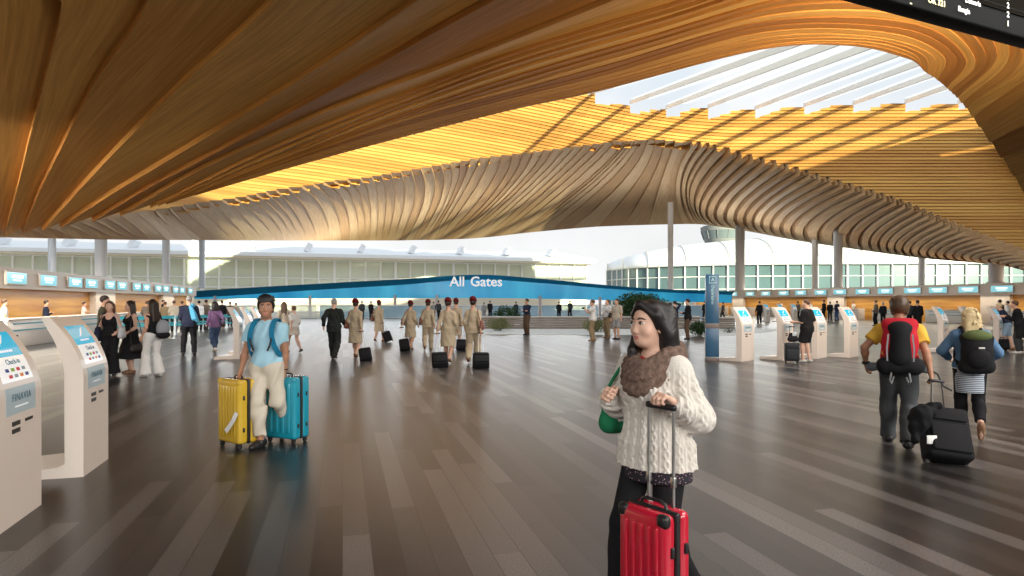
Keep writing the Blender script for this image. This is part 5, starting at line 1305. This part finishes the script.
S = SDF(.012); 
rr = random.Random(4)
for i in range(26):
    a = rr.uniform(-.3, PI + .3); z_ = rr.uniform(-.10, .12); S.cap(hd(P, .06 * math.cos(a), -.03 - .06 * abs(math.sin(a)), z_), hd(P, .125 * math.cos(a) + rr.uniform(-.02, .02), -.03 - .12 * abs(math.sin(a)), z_ - rr.uniform(.02, .11)), .022, .009, .012)
finish(S, 'loose_locks', HAIRM['blond'], P.root, s)
bp = worn('backpack', P, 'black backpack with an olive top flap on the blond woman', 'backpack')
S = SDF(.011); S.ell(P.up(.03, -.25, 1.17), (.185, .135, .25), .05); S.cap(P.up(-.10, -.24, .98), P.up(.15, -.24, .98), .085, None, .08); S.cap(P.up(-.09, -.22, 1.36), P.up(.15, -.22, 1.36), .07, None, .08); finish(S, 'pack_body', BLKN, bp, s)
S = SDF(.011); S.ell(P.up(.03, -.36, 1.10), (.13, .06, .13), .03); finish(S, 'front_pocket', BLKN, bp, s)
S = SDF(.011); S.ell(P.up(.03, -.24, 1.385), (.168, .135, .085), .03); finish(S, 'top_flap', C_('olive_flap', (.10, .13, .05)), bp, s)
for sx in (-1, 1):
    pc = catmull([P.up(sx * .09, -.15, 1.40), P.up(sx * .105, -.03, 1.490), P.up(sx * .108, .07, 1.46), P.up(sx * .12, .14, 1.32), P.up(sx * .165, .04, 1.10), P.up(sx * .16, -.14, 1.0)], 20)
    q = MB(); q.tube([Vector(p) * s for p in pc], .022, 6); q.build('shoulder_strap', BLKN, bp)
q = MB(); q.box((0, 0, 0), (.06, .008, .018), 0, Matrix.Translation([float(c) * s for c in P.up(.05, -.405, 1.24)])); q.build('badge', WHITEC, bp)

# ---------------- the cabin crew walking away
def crew(px, py, h, label, case, bag, hand='r', th=.0, stepl=True, trousers=False, bag_m=BAGBR, caselb=None, baglb=None, csz=(.34, .22, .42), hatb=True):
    kw = dict(lh=(-.24, .10, .92), rh=(.24, .10, .92)); kw[hand + 'h'] = ((.26 if hand == 'r' else -.26), -.20, .86)
    pose = (walk if stepl else walk2)(.22, .22, True, **kw)
    if not case: pose.update(lh=(-.22, .12, .95))
    P = person(label, px, py, h, th, pose, (BEIGE, dict(name='uniform_jacket', hem=.80, loose=.018, flare=.02)), (BEIGE, dict(hem=.06, loose=.03) if trousers else dict(kind='skirt', hem=.46, flare=.06)), ('bun', 'dark'), 'light', SHOE_T, .015, False, hat='red', group='cabin crew in beige uniforms')
    if bag: shoulder_bag(P, bag, baglb, bag_m, (.11, .34, .26), 1.03, out=.06, y=-.05, group='crew shoulder bags')
    if case:
        bx, by = gp(*case); hw_ = W(P, P.lh if hand == 'l' else P.rh); d = Vector((0, 0, -.08)); soft_case(caselb, (bx, by, 0), (hw_.x, hw_.y - .03, hw_.z - .07), (1, .1, 0), *csz, .05, 'crew cabin cases')
    return P
crew(355.5, 358, 1.70, 'crew member in beige walking beside the man in the dark suit', (366.5, 361.5), 'l', 'r', -.1, True, caselb='upright black cabin case of the crew member beside the dark-suited man', baglb='brown shoulder bag of the crew member beside the dark-suited man')
crew(379, 342, 1.68, 'crew member farthest ahead, alone between the two pairs', (389.5, 342.5), 'l', 'r', -.25, False, caselb='small black cabin case of the crew member farthest ahead', baglb='brown shoulder bag of the crew member farthest ahead')
crew(410.5, 350, 1.66, 'crew member in a short beige skirt with a case at her left', (405.5, 351.5), 'l', 'l', -.35, True, caselb='black cabin case left of the crew member in the short skirt', baglb='brown shoulder bag of the crew member in the short skirt')
crew(428, 350, 1.70, 'crew member in beige trousers walking without a case', None, 'l', 'r', .0, False, trousers=True, baglb='brown shoulder bag of the crew member without a case')
crew(448, 363, 1.72, 'crew member with a pale tan bag pulling the largest case in the middle', (440.5, 368), 'l', 'l', -.12, True, bag_m=BAGTAN, caselb='large black cabin case behind the crew member with the tan bag', baglb='pale tan shoulder bag of the crew member in the middle', csz=(.40, .25, .46))
crew(456, 348, 1.74, 'crew member half hidden behind the one with the tan bag', (461, 350.5), None, 'r', -.1, False, caselb='small black case to the right of the crew member with the tan bag')
crew(473, 363, 1.75, 'crew member nearest the shrub, with a large brown bag across the back', (481, 368.5), 'r', 'r', -.15, False, trousers=True, caselb='large tilted black cabin case at the end of the crew group', baglb='large brown bag of the crew member nearest the shrub', csz=(.42, .26, .46))
P = person('man in a dark suit walking away beside the cabin crew', 334, 359, 1.76, .05, walk(.2, .26, lh=(-.27, -.12, .95), rh=(.25, .20, 1.0)), (SUITG, dict(name='suit_jacket', hem=.78, loose=.028, flare=.02)), (SUITG, dict(hem=.06, loose=.03)), ('crop', 'grey'), 'fair', SHOE_B, .014)

# ---------------- group chatting on the left
P = person('woman in a black camisole and flared black trousers with a white bag', 110, 375, 1.66, PI + .25, stand(True, lh=(-.20, .22, 1.02), rh=(.26, .05, .95)), (BLACKC, dict(name='camisole', hem=.95, sleeve=None, strap=True, loose=.012)), (BLACKC, dict(hem=.05, loose=.02, flare=.06)), ('mid', 'brown'), 'fair', SHOE_B, .013)
shoulder_bag(P, 'l', 'white handbag on the arm of the woman in the black camisole', BAGW, (.13, .36, .28), 1.02, out=.10, y=.12, name='handbag')
shoulder_bag(P, 'r', 'dark navy tote hanging at the woman in the black camisole', NAVYC, (.14, .36, .34), .98, out=.06, name='tote_bag')
P = person('man in a dark olive jacket standing behind the woman in the camisole', 104, 367.5, 1.80, -1.2, stand(), (OLIVE, dict(name='jacket', hem=.86, loose=.03)), (DKGREY, dict(loose=.02)), ('short', 'dark'), 'light', SHOE_B, .015)
P = person('woman in a flared black dress with bare arms, middle of the chatting trio', 131, 373, 1.67, PI - .55, stand(True, lh=(-.14, .18, .98), rh=(.14, .20, .98), hy=-.5), (BLACKC, dict(name='dress', hem=.36, sleeve=None, loose=.012, strap=True, flare=.17)), None, ('long', 'dark'), 'fair', SHOE_T, .013)
shoulder_bag(P, 'l', 'black handbag hanging low at the woman in the flared dress', BAGBLK, (.11, .30, .2), .62, out=.16, y=.05)
P = person('woman in white bell-bottom trousers and a dark sleeveless top', 153, 376.5, 1.70, 1.15, stand(True, lf=(-.10, .10, 0), rf=(.10, -.08, 0), lh=(-.20, .10, .92), hy=.1), (BLACKC, dict(name='sleeveless_top', hem=.93, sleeve=None, loose=.01)), (WHITEC, dict(hem=.04, loose=.014, flare=.055)), ('long', 'dark'), 'light', SHOE_W, .013)
bp = worn('backpack', P, 'grey and black backpack slung on the woman in white trousers', 'backpack')
S = SDF(.013); S.ell(P.up(.08, -.22, 1.10), (.15, .12, .20), .05); finish(S, 'pack_body', mat('grey_nylon', (.28, .3, .33), .6), bp, P.s)
S = SDF(.013); S.ell(P.up(.08, -.23, .95), (.155, .125, .09), .04); finish(S, 'dark_base', BLKN, bp, P.s)
q = MB(); q.tube([Vector(p) * P.s for p in catmull([P.up(.10, -.16, 1.28), P.up(.12, -.04, 1.47), P.up(.13, .08, 1.42), P.up(.17, .06, 1.12), P.up(.15, -.12, .98)], 16)], .018, 6); q.build('shoulder_strap', BLKN, bp)
P = person('bald man in a dark suit with a sky-blue cloth over his shoulder', 189, 355, 1.84, .45, stand(lf=(-.16, .05, 0), rf=(.14, -.02, 0), lh=(-.20, .22, 1.05), rh=(.22, .2, 1.05)), (NAVYC, dict(name='suit_jacket', hem=.84, loose=.025)), (BLACKC, dict(loose=.022)), ('crop', 'grey'), 'fair', SHOE_B, .015)
S = SDF(.014); S.cap(P.up(.05, -.135, 1.42), P.up(.14, -.19, 1.10), .06, .08, .05); S.cap(P.up(.10, -.06, 1.47), P.up(.17, .08, 1.36), .06, .05, .04); S.cap(P.up(.14, -.18, 1.2), P.up(.22, -.16, 1.02), .06, .05, .04); S.disp = fold(.012)
cl = worn('draped_cloth', P, 'sky-blue cloth draped over the bald man\'s shoulder', 'cloth'); finish(S, 'cloth_folds', CYANC, cl, P.s)
P = person('woman in a purple shirt and jeans walking off beside the queue barriers', 215, 352.5, 1.68, .75, walk2(.22, .26, True), (PURPLE, dict(hem=.86, sleeve='long', loose=.018)), (DENIM, dict(hem=.10, loose=.008)), ('mid', 'black'), 'light', SHOE_W, .015)
shoulder_bag(P, 'r', 'dark bag on the hip of the woman in the purple shirt', BAGBLK, (.12, .3, .22), .98, out=.04, y=-.1, cross=True)
P = person('long-haired woman in beige partly hidden behind the polo man', 284, 349, 1.66, .3, walk(.2, .2, True), (SAND, dict(name='coat', hem=.6, loose=.02, flare=.03)), (TAUPE, dict(loose=.01)), ('long', 'brown'), 'light', SHOE_B, .016)
shoulder_bag(P, 'r', 'dark red bag on the long-haired woman in beige', mat('dark_red_leather', (.14, .015, .02), .5), (.1, .28, .2), 1.0, out=.05)
FLOR = mat('floral_cream', (.6, .55, .48), .85, noise=.5, nscale=22)
P = person('woman in a white top and floral shorts striding on bare legs', 294, 353, 1.56, .85, walk(.30, .34, True), (WHITEC, dict(name='white_top', hem=.95, sleeve='elbow', loose=.022)), (FLOR, dict(kind='skirt', hem=.66, flare=.05)), ('bun', 'brown'), 'fair', SHOE_B, .015)

# ---------------- in front of the planting
P = person('man with crossed arms in a navy shirt and brown trousers before the planter', 527, 335, 1.80, PI - .75, stand(hy=-.3, **CROSSED), (NAVYC, dict(sleeve='long', loose=.018)), (BROWNC, dict(loose=.022)), ('short', 'dark'), 'light', SHOE_B, .018)
P = person('man in a white tee and khaki trousers raising a camera', 593, 341, 1.74, 1.35, stand(lh=(-.06, .34, 1.36), rh=(.08, .32, 1.34), lel=(-.6, -.2, -.8), rel=(.6, -.2, -.8)), (WHITEC, dict(name='tee_shirt', hem=.86, sleeve='short', loose=.028)), (KHAKI, dict(loose=.025)), ('short', 'brown'), 'light', SHOE_T, .018)
cm_ = W(P, (P.lh + P.rh) / 2) + Vector((-.06, .0, .05)); t = empty('camera', cm_, 1.35, 'small black camera held up by the man in the white tee', 'camera')
q = MB(); q.box((0, 0, 0), (.14, .06, .09), 0, None, .01); q.build('camera_body', BLK, t); q = MB(); q.cyl((0, .05, 0), .032, .07, 14, 0, None, 'y'); q.build('lens', RUB, t)
P = person('man in a white shirt and tan trousers with a black strap across his back', 607.5, 338, 1.76, 2.2, stand(hp=-.3), (WHITEC, dict(hem=.88, sleeve='short', loose=.024)), (KHAKI, dict(loose=.024)), ('short', 'brown'), 'light', SHOE_T, .018)
shoulder_bag(P, 'l', 'black bag slung across the man in the white shirt', BAGBLK, (.12, .3, .22), 1.05, out=.03, cross=True, vox=.018)
P = person('man in a beige shirt and pale shorts beside the white-shirted man', 617, 339.5, 1.78, 2.4, stand(), (SAND, dict(hem=.84, sleeve='elbow', loose=.03)), (GREYC, dict(hem=.52, loose=.03)), ('short', 'dark'), 'light', SHOE_B, .018)
P = person('slim person in a navy top and black trousers facing the planting', 670, 339.5, 1.62, .3, stand(True, lh=(-.10, .2, 1.2), rh=(.10, .2, 1.2)), (NAVYC, dict(hem=.9, loose=.012)), (BLACKC, dict(loose=.01)), ('short', 'black'), 'light', SHOE_B, .018)
P = person('person with raised elbow behind the slim one in navy', 675, 335.5, 1.70, .3, stand(rh=(.12, .14, 1.62), rel=(1, 0, .1)), (NAVYC, dict(hem=.9, loose=.015)), (BLACKC, dict(loose=.015)), ('short', 'black'), 'light', SHOE_B, .02)
P = person('man in a black suit standing with folded hands near the pylon', 688, 339.5, 1.78, 1.5, stand(lh=(-.06, .26, 1.16), rh=(.06, .26, 1.14)), (BLACKC, dict(name='suit_jacket', hem=.82, loose=.025)), (BROWNC, dict(loose=.022)), ('short', 'black'), 'light', SHOE_B, .018)

# ---------------- at the right-hand kiosks
P = person('man in a black tee and long black shorts using a kiosk', 807, 362.5, 1.72, .75, stand(lh=(-.14, .30, 1.12), rh=(.24, .10, .95), lf=(-.11, .06, 0)), (BLACKC, dict(name='tee_shirt', hem=.84, sleeve='elbow', loose=.04, flare=.01)), (BLACKC, dict(hem=.56, loose=.035)), ('crop', 'brown'), 'fair', SHOE_W, .014)
bx, by = gp(792, 363)
soft_case('dark grey cabin case standing beside the man in black shorts', (bx, by, 0), (bx + .02, by + .06, .98), (1, -.2, 0), .36, .24, .50, .05, None, 'wheeled_suitcase', (.03, .033, .038), BLK)
t = empty('tote_bag', (bx + .03, by + .02, .57), 0, 'small black bag strapped on top of the grey cabin case', 'bag'); S = SDF(.012); S.cap((-.07, 0, .08), (.07, 0, .08), .075, None, .03); S.cap((-.05, 0, .19), (.05, 0, .19), .06, None, .05); link('bag_body', S.mesh('bag_body', BLKN), t); q = MB(); q.box((.01, -.085, .22), (.11, .03, .11), 0, None, .012); q.build('front_pocket', BAGW, t)
P = person('man in a long dark coat leaning over the kiosk at the right edge', 1020, 353.5, 1.70, .8, stand(lean=.18, lh=(-.05, .40, 1.2), rh=(.12, .36, 1.2)), (BLACKC, dict(name='coat', hem=.52, loose=.03, flare=.03)), (DKGREY, dict(loose=.02)), ('short', 'brown'), 'light', SHOE_W, .015)
P = person('person in a dark top and pale denim shorts bending at the kiosk', 1007.5, 349.5, 1.66, .9, stand(lean=.35, lf=(-.16, .1, 0), rf=(.14, -.16, 0), lh=(-.05, .40, 1.15), rh=(.14, .36, 1.1)), (NAVYC, dict(name='top', hem=.92, sleeve='elbow', loose=.03)), (LDENIM, dict(hem=.50, loose=.025)), ('short', 'blond'), 'fair', SHOE_T, .015)
bx, by = gp(1003, 350.5); soft_case('small black case on the floor by the person in denim shorts', (bx, by, 0), (bx, by + .03, .45), (1, 0, 0), .34, .22, .36, .04, None, 'wheeled_suitcase')

bx, by = gp(9, 391); soft_case('black wheeled case behind the nearest kiosk with only its grip showing', (bx, by, 0), (bx + .06, by, 1.03), (1, -.2, 0), .36, .24, .5, .05, None, 'wheeled_suitcase', rodm=BLK, gripw=.25)
# ---------------- smaller figures: (column, foot row, height, heading, top, bottom, hair, stance, label)
FAR = [
 (362, 320, 1.74, .2, DKGREY, DKGREY, 'dark', 's', 'distant figure in charcoal between suited man and crew, left of two'),
 (371, 320, 1.72, -.2, BLACKC, BLACKC, 'black', 's', 'distant figure in black between suited man and crew, right of two'),
 (433.5, 319.5, 1.66, .4, GREYC, DKGREY, 'dark', 's', 'distant grey figure between the two middle crew members'),
 (438.5, 320, 1.80, -.3, DKGREY, BLACKC, 'black', 'w', 'distant taller figure looking over the middle crew members'),
 (484, 319, 1.60, .3, GREYC, GREYC, 'dark', 's', 'small distant grey figure beside the dark shrub'),
 (490, 318.6, 1.78, -.2, BLACKC, BLACKC, 'black', 's', 'small distant black figure beside the dark shrub'),
 (516, 318.8, 1.68, .5, NAVYC, NAVYC, 'black', 's', 'distant navy figure just left of the crossed-arms man'),
 (559, 319.6, 1.68, .1, BLACKC, BLACKC, 'black', 's', 'distant black figure behind the planter, shorter of two'),
 (570, 318.4, 1.82, .2, DKGREY, BLACKC, 'black', 'w', 'distant dark figure behind the planter, taller of two'),
 (705, 321, 1.74, .2, BLACKC, BLACKC, 'dark', 's', 'dark figure standing left of the blue pylon by the far counter'),
 (723, 320, 1.66, .8, OLIVE, DKGREY, 'dark', 'w', 'figure in olive walking right of the blue pylon'),
 (759.5, 323.5, 1.70, .1, BLACKC, BLACKC, 'black', 's', 'figure in black standing between the first two right kiosks'),
 (798, 320.5, 1.70, .4, TAUPE, BLACKC, 'black', 's', 'distant figure left of the man in black shorts'),
 (824, 320.6, 1.82, .6, BLACKC, BLACKC, 'black', 's', 'broad figure in black beyond the third right kiosk'),
 (830, 320.4, 1.68, -.4, BLACKC, DKGREY, 'black', 's', 'figure in black close against the broad one'),
 (837, 320.8, 1.74, .3, NAVYC, DENIM, 'black', 's', 'slim figure in navy beside the white pier'),
 (876, 326, 1.76, .7, TAUPE, BLACKC, 'brown', 's', 'man in a brown jacket left of the hiker\'s head'),
 (883, 324.5, 1.62, -.6, BLACKC, BLACKC, 'grey', 's', 'grey-haired figure in black facing the brown jacket'),
 (910, 327, 1.70, .3, DKGREY, BLACKC, 'dark', 's', 'dark figure just right of the hiker\'s head'),
 (917.5, 333, 1.76, -.7, BLACKC, BLACKC, 'dark', 'w', 'man in a long dark coat right of the hiker'),
 (1000, 330, 1.78, .2, BROWNC, BLACKC, 'black', 's', 'brown-clad figure behind the last right kiosk'),
 (1008, 328, 1.70, .6, WHITEC, DKGREY, 'black', 's', 'figure in white behind the bending pair'),
 (147, 334, 1.70, .2, TAUPE, BLACKC, 'brown', 's', 'queuing figure in taupe behind the woman in white trousers'),
 (165, 332.5, 1.66, .0, KHAKI, BLACKC, 'brown', 's', 'queuing person in khaki among the teal barriers'),
 (174, 332.5, 1.72, .3, SAND, BLACKC, 'brown', 's', 'queuing person in a sand shirt among the teal barriers'),
 (182, 330.5, 1.70, -.5, BLACKC, BLACKC, 'brown', 's', 'queuing figure in black left of the bald man'),
 (199, 331, 1.72, .4, WHITEC, BLACKC, 'black', 's', 'queuing person in white right of the bald man'),
 (206, 330, 1.78, -.3, TAUPE, DKGREY, 'dark', 's', 'queuing man in a taupe jacket beside the purple shirt'),
 (222, 328, 1.74, .3, BLACKC, BLACKC, 'black', 's', 'figure in black seen over the kiosks right of the purple shirt'),
 (230, 326.5, 1.66, .2, BROWNC, DKGREY, 'brown', 's', 'brown-haired figure seen over the second kiosk of the row'),
 (236, 326, 1.60, .5, SAND, TAUPE, 'brown', 's', 'short figure in sand over the kiosks near the polo man'),
]
for px, py, h, th, tm, bm_, hc, st_, lb in FAR:
    r_ = random.Random(int(px * 7)); pose = stand(lh=(-.22 - .04 * r_.random(), .08 + .15 * r_.random(), .92 + .15 * r_.random())) if st_ == 's' else walk(.2, .24)
    coat = 'long dark coat' in lb
    person(lb, px, py, h, th, pose, (tm, dict(name='coat' if coat else 'top', hem=.55 if coat else .84, loose=.022, fold=0)), (bm_, dict(loose=.018, fold=0)), ('short', hc), 'light', SHOE_B, .022, group='distant travellers')
# staff behind the counters
for px, side, h, th, tm, hc, lb, pose in (
  (4, 'l', 1.74, -1.0, WHITEC, 'brown', 'staff member in a white tee at the left picture edge', stand()),
  (46, 'l', 1.72, -1.35, NAVYC, 'dark', 'staff member in a dark shirt with folded arms before the amber wall', stand(**CROSSED)),
  (84, 'l', 1.66, -1.35, WHITEC, 'dark', 'staff member in white with folded arms left of the pier', stand(**CROSSED)),
  (134, 'l', 1.70, -1.4, DKGREY, 'black', 'staff member in charcoal behind the woman in the flared dress', stand()),
  (163, 'l', 1.80, -1.4, BLACKC, 'black', 'staff member in black at the second white pier', stand()),
  (781, 'r', 1.68, 1.4, WHITEC, 'black', 'staff member in white above the distant kiosks', stand()),
  (811, 'r', 1.66, 1.4, WHITEC, 'brown', 'staff member in white right behind the man in black shorts', stand()),
  (853.5, 'r', 1.70, 1.4, WHITEC, 'black', 'staff member in white behind the fourth right kiosk', stand())):
    v = LV + .55 if side == 'l' else RV - .6; p = hall(hall_u(px, v), v)
    person(lb, 0, 0, h, th + AX, pose, (tm, dict(hem=.86, sleeve='long' if tm != WHITEC else 'short', loose=.02, fold=0)), (BLACKC, dict(loose=.018, fold=0)), ('short', hc), 'light', SHOE_B, .022, pos=(p.x, p.y), group='check-in staff')
